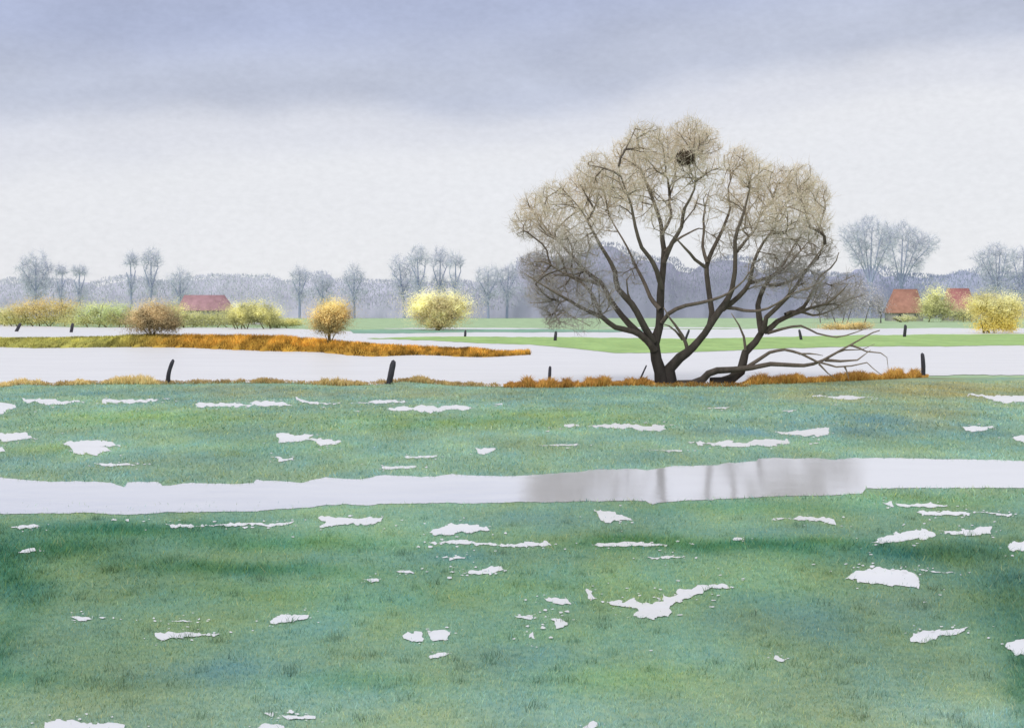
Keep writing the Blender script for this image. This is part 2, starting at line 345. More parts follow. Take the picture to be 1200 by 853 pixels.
for (y0, y1, n, hh, ww, bend) in [(8.2, 13, 130000, .030, .0042, True), (13, 20, 100000, .040, .0075, False), (20, 32, 60000, .06, .016, False), (32, 54, 50000, .07, .030, False)]:
    yy = rng.uniform(y0, y1, n); xx = rng.uniform(-1, 1, n)*(yy*0.47+1.0)
    P = np.c_[xx, yy]; P = P[keep_dry(P)]
    base = meadow_rgb(P[:, 0], P[:, 1]); lum = base.mean(1)
    tall = np.clip((128-lum)/40, 0, 1)
    base = base*rng.uniform(.88, 1.15, (len(P), 1)) + rng.normal(0, 1, (len(P), 1))*np.array((10, 3, -10.))
    h = hh*rng.uniform(.5, 1.3, len(P))*(1+1.2*tall)
    w = ww*rng.uniform(.7, 1.2, len(P))
    dead = rng.uniform(0, 1, len(P)) < .035
    base[dead] = base[dead]*.45+np.array((196,184,132.))*.55; h[dead] *= 1.3
    parts.append(blades(np.c_[P, np.full(len(P), -.002)], h, w, rng.uniform(.3, 1.3, len(P)), lin(np.clip(base, 0, 255))*ALB*1.22, bend=bend))
for k in range(420):                          # taller tussocks here and there
    yy = 8.6+10*rng.uniform(0, 1)**1.3; xx = rng.uniform(-1, 1)*(yy*.46+.6); m = int(rng.integers(14, 34))
    P = np.c_[xx+rng.normal(0, .05, m), yy+rng.normal(0, .05, m)]
    if not keep_dry(P[:1])[0]: continue
    base = meadow_rgb(P[:, 0], P[:, 1])*rng.uniform(.78, 1.02)*rng.uniform(.85, 1.15, (m, 1))
    parts.append(blades(np.c_[P, np.full(m, -.002)], rng.uniform(.04, .11, m), np.full(m, .005), rng.uniform(.3, 1.0, m), lin(np.clip(base, 0, 255))*ALB*1.2))
V, Fs, C = merge(parts)
tag(mesh_np('grass', V, Fs, M_grass, col=C), label='short wet grass of the near meadow', kind='stuff')

# dry ochre grass along the flood shore
def shore_y(px):
    a = np.array(SHORE); return np.interp(px, a[:, 0], a[:, 1])
def dry_strip(name, x0, x1, n, hpx, cols, label, dy=(-2.5, 1.0), prof=None):
    px = rng.uniform(x0, x1, n); py = shore_y(px)+rng.uniform(dy[0], dy[1], n)
    edge = np.clip(np.minimum(px-x0, x1-px)/14, 0.15, 1)
    P = np.array([gp(a, b) for a, b in zip(px, py)])
    lump = np.clip(2.0*fbm(px*0.11, px*0+x0*.1, 31, 4)-.45, .15, 1.3)
    h = hpx*P[:, 1]/F*(0.22+.8*lump)*rng.uniform(.4, 1.15, n)*edge
    t = rng.uniform(0, 1, n)[:, None]; k = (fbm(px*0.05, px*0+2, 33, 3)[:, None]-.5)*.9
    t = np.clip(t*.6+.2+k, 0, 1)
    c = np.array(cols[0])*(1-t)+np.array(cols[1])*t
    v, f, cc = blades(np.c_[P, np.full(n, 0.0)], h, np.full(n, .035)*rng.uniform(.6, 1.4, n), rng.uniform(.1, .9, n), lin(muted(c, .12))*ALB*1.1, 1.1)
    return tag(mesh_np(name, v, f, M_dry, col=cc), label=label, kind='stuff')
dry_strip('dry_grass', 590, 770, 8000, 11, ((240,188,92),(162,112,52)), 'orange dry grass on the shore left of the willow trunk')
dry_strip('dry_grass', 868, 1088, 9000, 11, ((242,192,90),(164,114,52)), 'orange dry grass on the shore right of the willow trunk')
dry_strip('dry_grass', 755, 880, 1600, 5, ((196,150,70),(120,84,40)), 'thin brown dry grass around the foot of the willow', (-1, 3))
dry_strip('dry_grass', -160, 592, 9000, 4.5, ((196,168,108),(140,116,74)), 'thin brown fringe of dead grass along the left shore')
for a, b, hh in ((-40,58,8),(70,112,7),(118,190,9)):
    dry_strip('dry_grass', a, b, 1500, hh, ((232,208,140),(214,184,112)), 'pale straw tufts on the shore at the far left')
for a, b, hh in ((290,335,6),(365,432,9),(470,512,8),(512,545,5)):
    dry_strip('dry_grass', a, b, 1200, hh, ((222,192,122),(170,146,92)), 'tan straw tufts on the shore beside the thick post')

# ---------------------------------------------------------------- strips of land standing in the flood
def strip(name, pts, c, z, label, seed):
    return sheet(name, pts, z, M_land, amp=0.6, seed=seed, step=4, col=lin(c)*ALB, label=label)
strip('meadow_strip', [(430,396.2),(470,395),(550,394),(640,394.6),(720,396),(800,396.5),(900,395),(1000,393),(1060,392),(1200,391),(1640,390),
      (1640,405),(1200,404.5),(1060,405.5),(960,407),(900,409),(840,411.5),(780,413.5),(720,413),(680,409),(620,403.5),(560,401.5),(500,398.5)],
      (164,192,126), 0.03, 'bright green strip of meadow between two bands of flood water', 61)
strip('meadow_strip', [(410,385.6),(500,385.9),(620,385.6),(760,386.4),(760,388.2),(640,389),(520,389.4),(415,390.4)], (140,176,156), 0.03, 'blue green strip below the yellow willow bush', 62)
# low bank: green on the left, rust coloured on the right, tapering to a point
BK_LO = [(-420,409),(-150,408),(0,405.5),(20,408),(100,407),(160,406.5),(215,407),(280,410),(330,412),(370,411.5),(420,417.5),(445,418),(480,415.5),(520,416.5),(560,419),(600,417),(622,415)]
BK_HI = [(-420,396),(-150,395),(0,394),(100,393),(130,391.5),(190,391.5),(230,392),(320,393),(350,396.5),(410,400.5),(450,404),(500,406.5),(530,407),(545,406),(580,411),(612,413),(622,414.5)]
lo, hi = np.array(BK_LO), np.array(BK_HI)
pxs = np.concatenate([np.arange(-420, 0, 10), np.arange(0, 623, 2.0)])
rows = []; bankc = []
def bank_rgb(px):
    t = np.clip((px-110)/110, 0, 1); t = t*t*(3-2*t)
    return np.array((174,170,92.))[None]*(1-t)[:, None] + np.array((196,152,66.))[None]*t[:, None]
ylo0 = np.interp(pxs, lo[:, 0], lo[:, 1]); ylo0 = np.convolve(np.pad(ylo0, 12, 'edge'), np.ones(25)/25, 'valid')
ylo = ylo0 + (fbm(pxs*.12, pxs*0, 3, 3)-.5)*1.6
yhi = np.interp(pxs, hi[:, 0], hi[:, 1]) + (fbm(pxs*.05, pxs*0+9, 4, 2)-.5)*1.4
Yj = H*F/(ylo-HY); Yf = H*F/(ylo0-HY); Yc = Yf*1.05
zc = np.maximum(H-(yhi+1.6-HY)*Yc/F, 0.05)
secs = [(np.minimum(Yj, Yf*1.01), np.full(len(pxs), -.02)), (Yf*1.012, zc*.45), (Yf*1.03, zc*.85), (Yc, zc), (Yc*1.03, zc*.8), (Yc*1.07, zc*.3), (Yc*1.10, np.full(len(pxs), -.02))]
for Y, z in secs:
    rows.append(np.c_[(pxs-600)*Yf/F, Y, z]); bankc.append(bank_rgb(pxs)*(.8+.35*fbm(pxs*.05, Y*.3, 7, 3))[:, None])
V = np.concatenate(rows); C = lin(np.clip(np.concatenate(bankc), 0, 255))*ALB
tag(mesh_np('bank', V, [grid_faces(len(secs), len(pxs))], M_land, col=C, smooth=True), kind='structure', label='low bank running out into the flood')
def bank_grass(n, x0, x1, hpx, wd, name, label, dark=False):
    px = rng.uniform(x0, x1, n); t = rng.uniform(0, 1, n)
    yf = np.interp(px, pxs, Yf); z1 = np.interp(px, pxs, zc)
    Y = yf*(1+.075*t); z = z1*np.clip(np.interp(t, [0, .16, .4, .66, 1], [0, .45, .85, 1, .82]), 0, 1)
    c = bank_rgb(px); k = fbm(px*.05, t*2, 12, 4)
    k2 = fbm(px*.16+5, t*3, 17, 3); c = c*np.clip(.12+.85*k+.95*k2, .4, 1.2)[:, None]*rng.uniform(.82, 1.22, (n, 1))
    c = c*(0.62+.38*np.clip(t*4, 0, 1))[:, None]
    P = np.c_[(px-600)*yf/F, Y, z-.03]
    h = hpx*yf/F*rng.uniform(.4, 1.2, n)*(.5+k)
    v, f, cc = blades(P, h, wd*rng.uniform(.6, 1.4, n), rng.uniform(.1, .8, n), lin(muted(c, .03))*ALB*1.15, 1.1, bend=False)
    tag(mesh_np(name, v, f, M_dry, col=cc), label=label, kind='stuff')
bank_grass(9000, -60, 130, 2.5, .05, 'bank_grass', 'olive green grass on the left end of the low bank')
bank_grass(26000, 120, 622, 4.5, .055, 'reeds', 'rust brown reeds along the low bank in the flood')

# ---------------------------------------------------------------- trees
def tube(path, rad, sides, bumpy=0.0, seed=0):
    P = np.asarray(path, float); n = len(P)
    T = np.gradient(P, axis=0); T /= np.linalg.norm(T, axis=1)[:, None]+1e-9
    u = np.cross(T[0], [0, 1, .1]); u /= np.linalg.norm(u)+1e-9
    V = []
    for i in range(n):
        u = u-T[i]*(u@T[i]); u /= np.linalg.norm(u)+1e-9
        v = np.cross(T[i], u)
        a = np.arange(sides)*2*math.pi/sides
        r = rad[i]*np.ones(sides)
        if bumpy: r = r*(1+bumpy*(2*vnoise(np.cos(a)*1.5+seed, np.sin(a)*1.5+i*.35, seed)-1))
        V.append(P[i]+np.outer(np.cos(a)*r, u)+np.outer(np.sin(a)*r, v))
    V.append(P[-1:]+T[-1]*rad[-1]*.8); V = np.concatenate(V)
    i = np.arange(n*sides).reshape(n, sides); j = np.roll(i, -1, 1)
    q = np.c_[i[:-1].ravel(), j[:-1].ravel(), j[1:].ravel(), i[1:].ravel()]
    t = np.c_[i[-1], j[-1], np.full(sides, n*sides)]
    return V, [q, t]
def spline(P, step):
    P = np.asarray(P, float)
    if len(P) < 3: Q = P
    out = []
    E = np.vstack([2*P[0]-P[1], P, 2*P[-1]-P[-2]])
    for i in range(1, len(E)-2):
        p0, p1, p2, p3 = E[i-1:i+3]; k = max(1, int(np.linalg.norm(p2-p1)/step))
        for j in range(k):
            t = j/k
            out.append(.5*((2*p1)+(-p0+p2)*t+(2*p0-5*p1+4*p2-p3)*t*t+(-p0+3*p1-3*p2+p3)*t**3))
    out.append(P[-1]); return np.array(out)
def grow(nodes, dirs, plen, targets, bf, step, turn=0.7, droop=0.0):
    """join every target to the best placed node of the growing tree"""
    cap = len(nodes)+len(targets)*12
    X = np.zeros((cap, 3)); D = np.zeros((cap, 3)); PL = np.full(cap, 1e9); par = np.full(cap, -1, int)
    n = len(nodes); X[:n] = nodes; D[:n] = dirs; PL[:n] = plen
    for t in targets:
        d = t-X[:n]; L = np.linalg.norm(d, axis=1)+1e-6
        cs = np.einsum('ij,ij->i', d, D[:n])/L
        cost = L*(1+turn*(1-cs))+bf*PL[:n]
        i = int(np.argmin(cost)); p = X[i].copy(); l = L[i]
        if l < step*.25: continue
        k = min(max(1, int(round(l/step))), 10); m = l*.22
        a, b = p+D[i]*m, t-(t-p)*.3
        prev = i; pp = p
        for j in range(1, k+1):
            s = j/k; q = (1-s)**3*p+3*(1-s)**2*s*a+3*(1-s)*s*s*b+s**3*t
            X[n] = q; par[n] = prev; e = q-pp; D[n] = e/(np.linalg.norm(e)+1e-9); PL[n] = PL[prev]+np.linalg.norm(e)
            prev = n; pp = q; n += 1
    return X[:n], par[:n], n
def twigs(X, par, n0, rtip, ex, sides=3, rmax=9, n1=0):
    n = len(X); r = np.zeros(n); acc = np.zeros(n)
    for i in range(n-1, n0-1, -1):
        v = acc[i] if acc[i] > 0 else rtip**ex
        r[i] = min(v**(1/ex), rmax); acc[par[i]] += v
    r[n0:n1] = np.clip(r[n0:n1]*1.45, .016, .065)
    e = np.arange(n0, n); p0 = X[par[e]]; p1 = X[e]; r1 = r[e]
    r0 = np.where(par[e] >= n0, np.maximum(r[par[e]], r1), r1*1.15); r0 = np.minimum(r0, r1*1.5)
    T = p1-p0; T /= np.linalg.norm(T, axis=1)[:, None]+1e-9
    ref = np.where(np.abs(T[:, 2:3]) > .9, np.array([[1, 0, 0.]]), np.array([[0, 0, 1.]]))
    u = np.cross(T, ref); u /= np.linalg.norm(u, axis=1)[:, None]+1e-9; w = np.cross(T, u)
    V = []
    for p, rr in ((p0, r0), (p1, r1)):
        for s in range(sides):
            a = 2*math.pi*s/sides; V.append(p+(math.cos(a)*u+math.sin(a)*w)*rr[:, None])
    V = np.stack(V, 1).reshape(-1, 3); k = np.arange(len(e))[:, None]*2*sides
    f = np.concatenate([np.c_[k+s, k+(s+1) % sides, k+sides+(s+1) % sides, k+sides+s] for s in range(sides)])
    R = np.repeat(np.stack([r0, r1], 1), sides, 1).reshape(-1)
    return V, [f], R
def rad_tint(R, stops):
    xs_ = [s[0] for s in stops]; cs = np.array([lin(s[1]) for s in stops])
    lr = np.log(np.maximum(R, 1e-4)); lx = np.log(xs_)
    return np.stack([np.interp(lr, lx, cs[:, k]) for k in range(3)], 1)*ALB

def make_tree(name, label, cat, group, Y, stems, lobes, ntar, rtip, stops, bark_mat, twig_mat, step, bf=.12, turn=.7, ex=2.3,
              zdepth=1.0, bumpy=0.0, sides=8, wood_stops=None, lobe_flat=1.0, seed=1, below=None, stage1=0, tw=None, low=None, rscale=1.0, haze=None):
    """stems: dict(kind, pts plate, r0, r1, depth at tip, parent index or None); lobes: (cx, cy, r, depth, weight) on the plate"""
    s = Y/F
    base = wp(*stems[0]['p'][0], Y); root = empty(name, tuple(base)); tag(root, label, cat, group)
    nodes, dirs, plen, objs = [], [], [], []
    for si, st in enumerate(stems):
        P = np.array(st['p'], float); n = len(P)
        t = np.linspace(0, 1, n); Ys = Y+st.get('d0', 0)+(st.get('d', 0)-st.get('d0', 0))*t**1.2
        W = np.array([wp(a, b, yy) for (a, b), yy in zip(P, Ys)])
        W = spline(W, step*.9)
        m = len(W); tt = np.linspace(0, 1, m)
        if bumpy:
            for ax in range(3):
                W[1:-1, ax] += ((fbm(tt*m*.22, tt*0+si*5.1+ax*2.3, 200+si, 3)-.5)*step*.75)[1:-1]
        rad = rscale*(st['r0']*s*(1-tt)**st.get('e', 1.0) + st['r1']*s*(1-(1-tt)**st.get('e', 1.0)))
        if st.get('flare'): rad = rad*(1+st['flare']*np.exp(-tt*m*step/0.45))
        if bumpy: rad = rad*(1+.22*(fbm(tt*m*.35, tt*0+si*3.3, 300+si, 3)-.5))
        sd = sides if rad[0] > .02*sides/8 else max(5, sides-3)
        v, f = tube(W, rad, sd, bumpy, seed+si)
        R = np.concatenate([np.repeat(rad, sd), rad[-1:]])
        par = root if st.get('on') is None else objs[st['on']]
        off = W*0
        o = mesh_np(st['k'], v-(np.array(root.location)), f, bark_mat, None, rad_tint(R, wood_stops or stops), smooth=True)
        o.parent = par
        objs.append(o)
        if not st.get('bare'):
            d = np.gradient(W, axis=0); d /= np.linalg.norm(d, axis=1)[:, None]+1e-9
            lo_ = int(m*st.get('from', .3)); ln = np.linspace(0, m*step, m)+st.get('pl', 2.0)
            nodes.append(W[lo_:]); dirs.append(d[lo_:]); plen.append(ln[lo_:]*0.5)
    nodes = np.concatenate(nodes); dirs = np.concatenate(dirs); plen = np.concatenate(plen)
    r2 = np.random.default_rng(seed)
    ws = np.array([l[2]**2*l[4] for l in lobes]); ws = ws/ws.sum()
    T = []
    for l, w in zip(lobes, ws):
        k = int(round(ntar*w)); 
        g = r2.normal(size=(k, 3)); g /= np.linalg.norm(g, axis=1)[:, None]; g *= (r2.uniform(0, 1, (k, 1))**(1/2.6))
        Yl = Y+l[3]; c = wp(l[0], l[1], Yl); T.append(c+g*np.array([1, zdepth, lobe_flat])*l[2]*s)
    T = np.concatenate(T); T = T[T[:, 2] > (0.25 if below is None else below)]
    ctr = nodes.mean(0); dmin = np.array([np.min(np.linalg.norm(nodes-t, axis=1)) for t in T])
    first = np.arange(len(T)) % max(2, len(T)//max(1, stage1)) == 0 if stage1 else np.zeros(len(T), bool)
    T = T[np.lexsort((dmin, ~first))]
    n0 = len(nodes)
    if stage1:
        k1 = int(first.sum()); X, par, n1 = grow(nodes, dirs, plen, T[:k1], bf, step, turn)
        d1 = np.concatenate([dirs, X[n0:]-X[par[n0:]]]); d1 /= np.linalg.norm(d1, axis=1)[:, None]+1e-9
        pl1 = list(plen)
        for i in range(n0, n1): pl1.append(pl1[par[i]]+step*.8)
        X, par2, n = grow(X, d1, np.array(pl1), T[k1:], bf, step, turn); par2[:n1] = par[:n1]; par = par2
    else:
        n1 = n0; X, par, n = grow(nodes, dirs, plen, T, bf, step, turn)
    v, f, R = twigs(X, par, n0, rtip, ex, n1=n1)
    cc = rad_tint(R, stops)
    if tw:                                   # finest shoots, several on each thin twig
        num, ln0, rt, spread, shoot = tw
        e = np.arange(n0, n); dv = X[e]-X[par[e]]; dl = np.linalg.norm(dv, axis=1)[:, None]+1e-9; dv /= dl
        e = np.repeat(e, num); dv = np.repeat(dv, num, 0)
        b = X[e]+(X[par[e]]-X[e])*r2.uniform(0, 1, (len(e), 1))
        d = dv*.8+r2.normal(size=dv.shape)*spread+np.array([0, 0, .28]); d /= np.linalg.norm(d, axis=1)[:, None]
        L_ = ln0*r2.uniform(.35, 1.15, len(e))[:, None]
        mid = b+d*L_*.55+r2.normal(size=d.shape)*L_*.06; tip = b+d*L_+r2.normal(size=d.shape)*L_*.12+np.array([0, 0, .06])*L_
        sd = np.cross(d, r2.normal(size=d.shape)); sd /= np.linalg.norm(sd, axis=1)[:, None]; sd2 = np.cross(d, sd)
        h = len(e); k = np.arange(h)[:, None]*7
        v2 = np.stack([b+sd*rt, b-sd*rt*.5+sd2*rt*.87, b-sd*rt*.5-sd2*rt*.87, mid+sd*rt*.8, mid-sd*rt*.4+sd2*rt*.7, mid-sd*rt*.4-sd2*rt*.7, tip], 1).reshape(-1, 3)
        q = np.concatenate([np.c_[k, k+1, k+4, k+3], np.c_[k+1, k+2, k+5, k+4], np.c_[k+2, k, k+3, k+5]])+len(v)
        t3 = np.concatenate([np.c_[k+3, k+4, k+6], np.c_[k+4, k+5, k+6], np.c_[k+5, k+3, k+6]])+len(v)
        v = np.concatenate([v, v2]); f = [np.concatenate([f[0], q]), t3]
        cc = np.concatenate([cc, np.repeat(lin(shoot)*ALB*r2.uniform(.85, 1.12, (h, 1)), 7, 0)])
    if haze:                                 # shoots that fill every lobe of the crown out to its rim
        num, rt, shoot, reach = haze
        from mathutils.kdtree import KDTree
        kd = KDTree(n-n0)
        for i in range(n0, n): kd.insert(X[i], i)
        kd.balance(); A_, B_ = [], []
        for l, w in zip(lobes, ws):
            k = int(num*w); g = r2.normal(size=(k, 3)); g /= np.linalg.norm(g, axis=1)[:, None]; g *= r2.uniform(.1, 1, (k, 1))**.36
            for q in wp(l[0], l[1], Y+l[3])+g*np.array([1, zdepth, lobe_flat])*l[2]*s*1.04:
                co, idx, dd = kd.find(q)
                if .05 < dd < reach and q[2] > 1.2: A_.append(X[idx]); B_.append(q)
        A_, B_ = np.array(A_), np.array(B_); d = B_-A_; L_ = np.linalg.norm(d, axis=1)[:, None]; d /= L_
        B_ = A_+d*np.maximum(L_, .22); sd = np.cross(d, r2.normal(size=d.shape)); sd /= np.linalg.norm(sd, axis=1)[:, None]; sd2 = np.cross(d, sd)
        h = len(A_); k = np.arange(h)[:, None]*6+len(v)
        v2 = np.stack([A_+sd*rt, A_-sd*rt*.5+sd2*rt*.87, A_-sd*rt*.5-sd2*rt*.87, B_+sd*rt*.7, B_-sd*rt*.35+sd2*rt*.6, B_-sd*rt*.35-sd2*rt*.6], 1).reshape(-1, 3)
        f = [np.concatenate([f[0], np.c_[k, k+1, k+4, k+3], np.c_[k+1, k+2, k+5, k+4], np.c_[k+2, k, k+3, k+5]])]+f[1:]
        v = np.concatenate([v, v2]); cc = np.concatenate([cc, np.repeat(lin(shoot)*ALB*r2.uniform(.9, 1.1, (h, 1)), 6, 0)])
    if low:                                  # shade of the lower crown painted in as greyer twig tints
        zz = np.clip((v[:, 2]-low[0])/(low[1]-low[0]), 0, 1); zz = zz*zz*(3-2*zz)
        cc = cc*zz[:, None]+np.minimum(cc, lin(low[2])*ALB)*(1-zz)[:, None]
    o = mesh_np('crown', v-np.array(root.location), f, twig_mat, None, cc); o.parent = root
    return root

Z1 = lambda L: [(580+a*.41045, 120+b*.41045) for a, b in L]
Z7 = lambda L: [(600+a*.25, 280+b*.25) for a, b in L]
Z8 = lambda L: [(780+a*.23333, 300+b*.23333) for a, b in L]
YW = depth(449.0)
W = []
def S(k, p, r0, r1, d=0, on=None, d0=0, **kw): W.append(dict(k=k, p=p, r0=r0, r1=r1, d=d, on=on, d0=d0, **kw)); return len(W)-1
# left trunk and its limbs (radii in plate pixels)
A = S('trunk', Z7([(705,692),(700,620),(680,560),(668,490),(690,410),(700,320),(708,210),(712,100),(706,0),(690,-80),(660,-170),(630,-250),(600,-330)]), 7.6, 1.0, .6, e=1.0, flare=.45, **{'from': .35})
S('branch', Z7([(668,520),(620,468),(560,430),(480,408),(420,362),(350,336),(280,300),(220,265),(140,215),(60,160)]), 5.0, .7, -2.4, A)
S('branch', Z7([(662,500),(640,480),(580,430),(510,360),(450,280),(410,210),(340,150),(300,100),(240,30),(170,-40),(110,-110)]), 5.4, .7, 1.8, A)
S('branch', Z7([(664,480),(650,460),(600,370),(560,300),(500,230),(490,150),(440,70),(400,-10),(330,-120),(270,-200)]), 5.2, .7, -1.2, A)
S('branch', Z7([(695,330),(665,296),(620,200),(580,130),(540,40),(480,-60),(440,-130)]), 3.2, .6, 2.6, A)
S('branch', Z7([(705,230),(690,190),(650,90),(610,40),(575,-60),(560,-160),(520,-260),(500,-340)]), 3.8, .6, -2.2, A)
S('branch', Z7([(415,345),(380,260),(320,200),(260,170),(170,165),(90,180)]), 2.6, .5, 1.0, A)
S('branch', Z7([(410,212),(330,190),(250,150),(150,110),(70,120)]), 2.4, .5, -1.5, A)
S('branch', Z7([(250,285),(220,300),(190,345),(170,390)]), 1.4, .4, -1.2, A)
S('branch', Z7([(712,110),(760,20),(800,-60),(815,-150),(850,-230),(850,-350)]), 3.4, .6, -1.5, A)
S('branch', Z7([(715,60),(790,-10),(850,-40),(900,-50),(935,-20)]), 2.0, .5, 1.8, A)
S('branch', Z7([(700,-20),(740,-100),(740,-200),(760,-290),(745,-370)]), 2.2, .5, 2.2, A)
S('branch', Z7([(702,390),(740,345),(820,310),(930,290),(1010,255),(1080,200),(1130,130)]), 3.4, .6, -1.4, A)
S('branch', Z7([(560,300),(545,250),(540,190),(560,160)]), 1.8, .4, -1.0, A)
# middle trunk
B = S('trunk', Z7([(745,690),(742,620),(790,565),(850,510),(905,440),(945,380),(1000,310),(1035,230),(1050,110),(1048,0),(1075,-90),(1100,-180),(1120,-280)]), 6.9, .9, -.8, None, e=1.0, flare=.45, **{'from': .35})
S('branch', Z7([(925,412),(936,340),(922,200),(910,120),(935,40),(985,-40),(1020,-140),(1010,-240),(1040,-320)]), 4.6, .6, 1.6, B)
S('branch', Z7([(905,130),(860,90),(810,40),(760,-10),(740,-20)]), 2.6, .5, -1.6, B)
S('branch', Z7([(915,110),(890,40),(890,-60),(905,-150),(930,-240)]), 2.4, .5, 2.4, B)
S('branch', Z7([(985,330),(1060,265),(1110,205),(1130,120),(1180,20),(1240,-60),(1290,-150)]), 4.2, .6, -1.6, B)
S('branch', Z7([(1110,205),(1200,185),(1290,120),(1360,50),(1420,-20)]), 3.0, .5, 1.2, B)
S('branch', Z7([(1000,320),(1080,330),(1150,328),(1240,300),(1330,250),(1400,230)]), 2.6, .5, -2.6, B)
S('branch', Z7([(1050,60),(1090,0),(1150,-60),(1160,-150),(1190,-230)]), 2.4, .5, 2.8, B)
S('branch', Z7([(825,525),(800,450),(770,400),(740,360),(712,320)]), 3.0, .7, -.8, B, bare=1)
S('branch', Z7([(800,470),(770,430),(735,405),(712,398)]), 1.8, .7, -.5, B, bare=1)
# right trunk
Cc = S('trunk', Z8([(228,638),(330,614),(376,582),(395,490),(450,430),(488,378),(482,330),(468,250),(500,160),(550,90),(600,30),(650,-60),(700,-130)]), 7.0, .8, .9, None, e=1.0, flare=.25, **{'from': .35})
S('branch', Z8([(488,380),(510,300),(560,250),(610,200),(650,150),(690,95),(740,30),(800,-60)]), 4.4, .6, -1.6, Cc)
S('branch', Z8([(495,380),(560,320),(640,290),(700,250),(740,170),(770,100),(830,50),(870,-20)]), 4.2, .6, 1.2, Cc)
S('branch', Z8([(640,290),(720,262),(800,240),(870,190),(915,140)]), 2.8, .5, -1.8, Cc)
S('branch', Z8([(600,290),(680,285),(770,295),(850,270),(940,230)]), 2.2, .4, 2.0, Cc)
S('branch', Z8([(510,385),(590,360),(680,350),(760,385),(860,402),(960,378),(1040,350)]), 2.2, .4, -1.4, Cc)
S('branch', Z8([(520,145),(620,125),(700,75),(780,0),(820,-60)]), 2.8, .5, 2.2, Cc)
S('branch', Z8([(402,470),(395,400),(370,340),(330,285)]), 2.2, .6, -.6, Cc, bare=1)
# limb lying on the shore
D = S('fallen_limb', Z8([(60,640),(130,636),(185,615),(215,582),(262,566),(340,562),(430,558),(520,540),(640,546),(740,535),(830,500),(960,425),(1075,372)]), 5.6, .7, -1.2, None, e=1.25, bare=1)
S('branch', Z8([(400,562),(455,530),(520,490),(600,470),(680,492),(750,530),(850,560),(930,548),(1010,530),(1050,560),(1085,595)]), 2.8, .45, -1.8, D, d0=-.3, bare=1)
S('branch', Z8([(800,520),(880,522),(960,512),(1030,470)]), 2.2, .4, -1.6, D, d0=-.9, bare=1)
S('branch', Z8([(930,445),(1010,480),(1080,492),(1112,515),(1118,562)]), 1.5, .35, -1.0, D, d0=-1.1, bare=1)
S('branch', Z8([(670,490),(720,485),(760,490),(790,498)]), 1.4, .4, -1.0, D, d0=-1.1, bare=1)
S('branch', Z8([(900,555),(910,580),(920,615)]), 1.4, .4, -1.3, D, d0=-1.2, bare=1)
S('branch', Z8([(820,505),(900,470),(990,468),(1050,440)]), 1.5, .35, -.6, D, d0=-1.0, bare=1)
S('branch', Z8([(770,540),(820,580),(850,610)]), 1.4, .4, -1.1, D, d0=-1.1, bare=1)
LB = [(88,345,48,0,1.0),(112,300,50,.8,1.0),(170,275,56,-1.5,.9),(165,360,60,1.5,.8),(235,255,60,2,.8),(290,205,66,-1.0,1.1),(335,235,70,2.5,.7),(375,150,50,1.,1.),(430,120,66,-1.5,1.1),(420,200,66,3,.6),
      (495,120,56,2,.9),(556,98,60,-.5,1.15),(600,115,55,2.2,1.),(540,190,66,-3,.6),(620,190,50,-2,.5),(700,172,52,.5,1.05),(745,205,52,-1.5,1.0),(700,260,66,3,.55),(800,235,66,1.5,.9),(870,232,60,-.5,1.1),
      (905,270,58,1.5,1.1),(915,345,50,-1,1.0),(930,425,48,.5,.9),(850,330,80,-3,.7),(840,420,80,2.5,.7),(890,505,60,-1.5,.9),(115,470,50,0,1.2),(140,540,55,-1,1.2),(175,605,45,-1,1.0),(215,500,70,2,.9),(230,420,70,-2.5,.6),
      (310,330,60,2.5,.25),(300,540,70,-2,.5),(380,470,60,1,.3),(960,560,60,0,.9),(1010,530,50,1,.6),(780,480,70,-1,.5),(640,400,70,2,.2),(480,330,60,-2.5,.25),(250,600,60,-1.5,.5),(300,300,80,0,.5),(240,360,70,-2,.5),(420,280,70,1,.45),(380,240,60,-2,.5),(520,290,60,2,.3),(620,280,70,0,.4),(740,320,80,1,.55),(800,340,70,-2,.6),(700,380,60,0,.35),(180,420,70,0,.6),(830,470,60,0,.6),(550,160,60,0,.5),(470,190,60,0,.5)]
lobes = [(580+a*.41045, 120+b*.41045, r*.41045, d, w) for a, b, r, d, w in LB]
STOPS = [(.005, (212,197,170)), (.009, (204,189,164)), (.018, (140,125,108)), (.04, (104,93,83)), (.12, (70,64,58)), (.3, (52,47,43))]
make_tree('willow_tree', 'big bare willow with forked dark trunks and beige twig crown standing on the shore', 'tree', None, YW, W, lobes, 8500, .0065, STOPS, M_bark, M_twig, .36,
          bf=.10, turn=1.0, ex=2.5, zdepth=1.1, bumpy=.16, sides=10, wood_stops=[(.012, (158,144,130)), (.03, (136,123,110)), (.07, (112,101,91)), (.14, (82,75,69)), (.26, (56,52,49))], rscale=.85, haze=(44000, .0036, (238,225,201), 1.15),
          stage1=900, tw=(2, .60, .0054, .50, (230,215,190)), low=(4.6, 7.2, (176,169,162)))
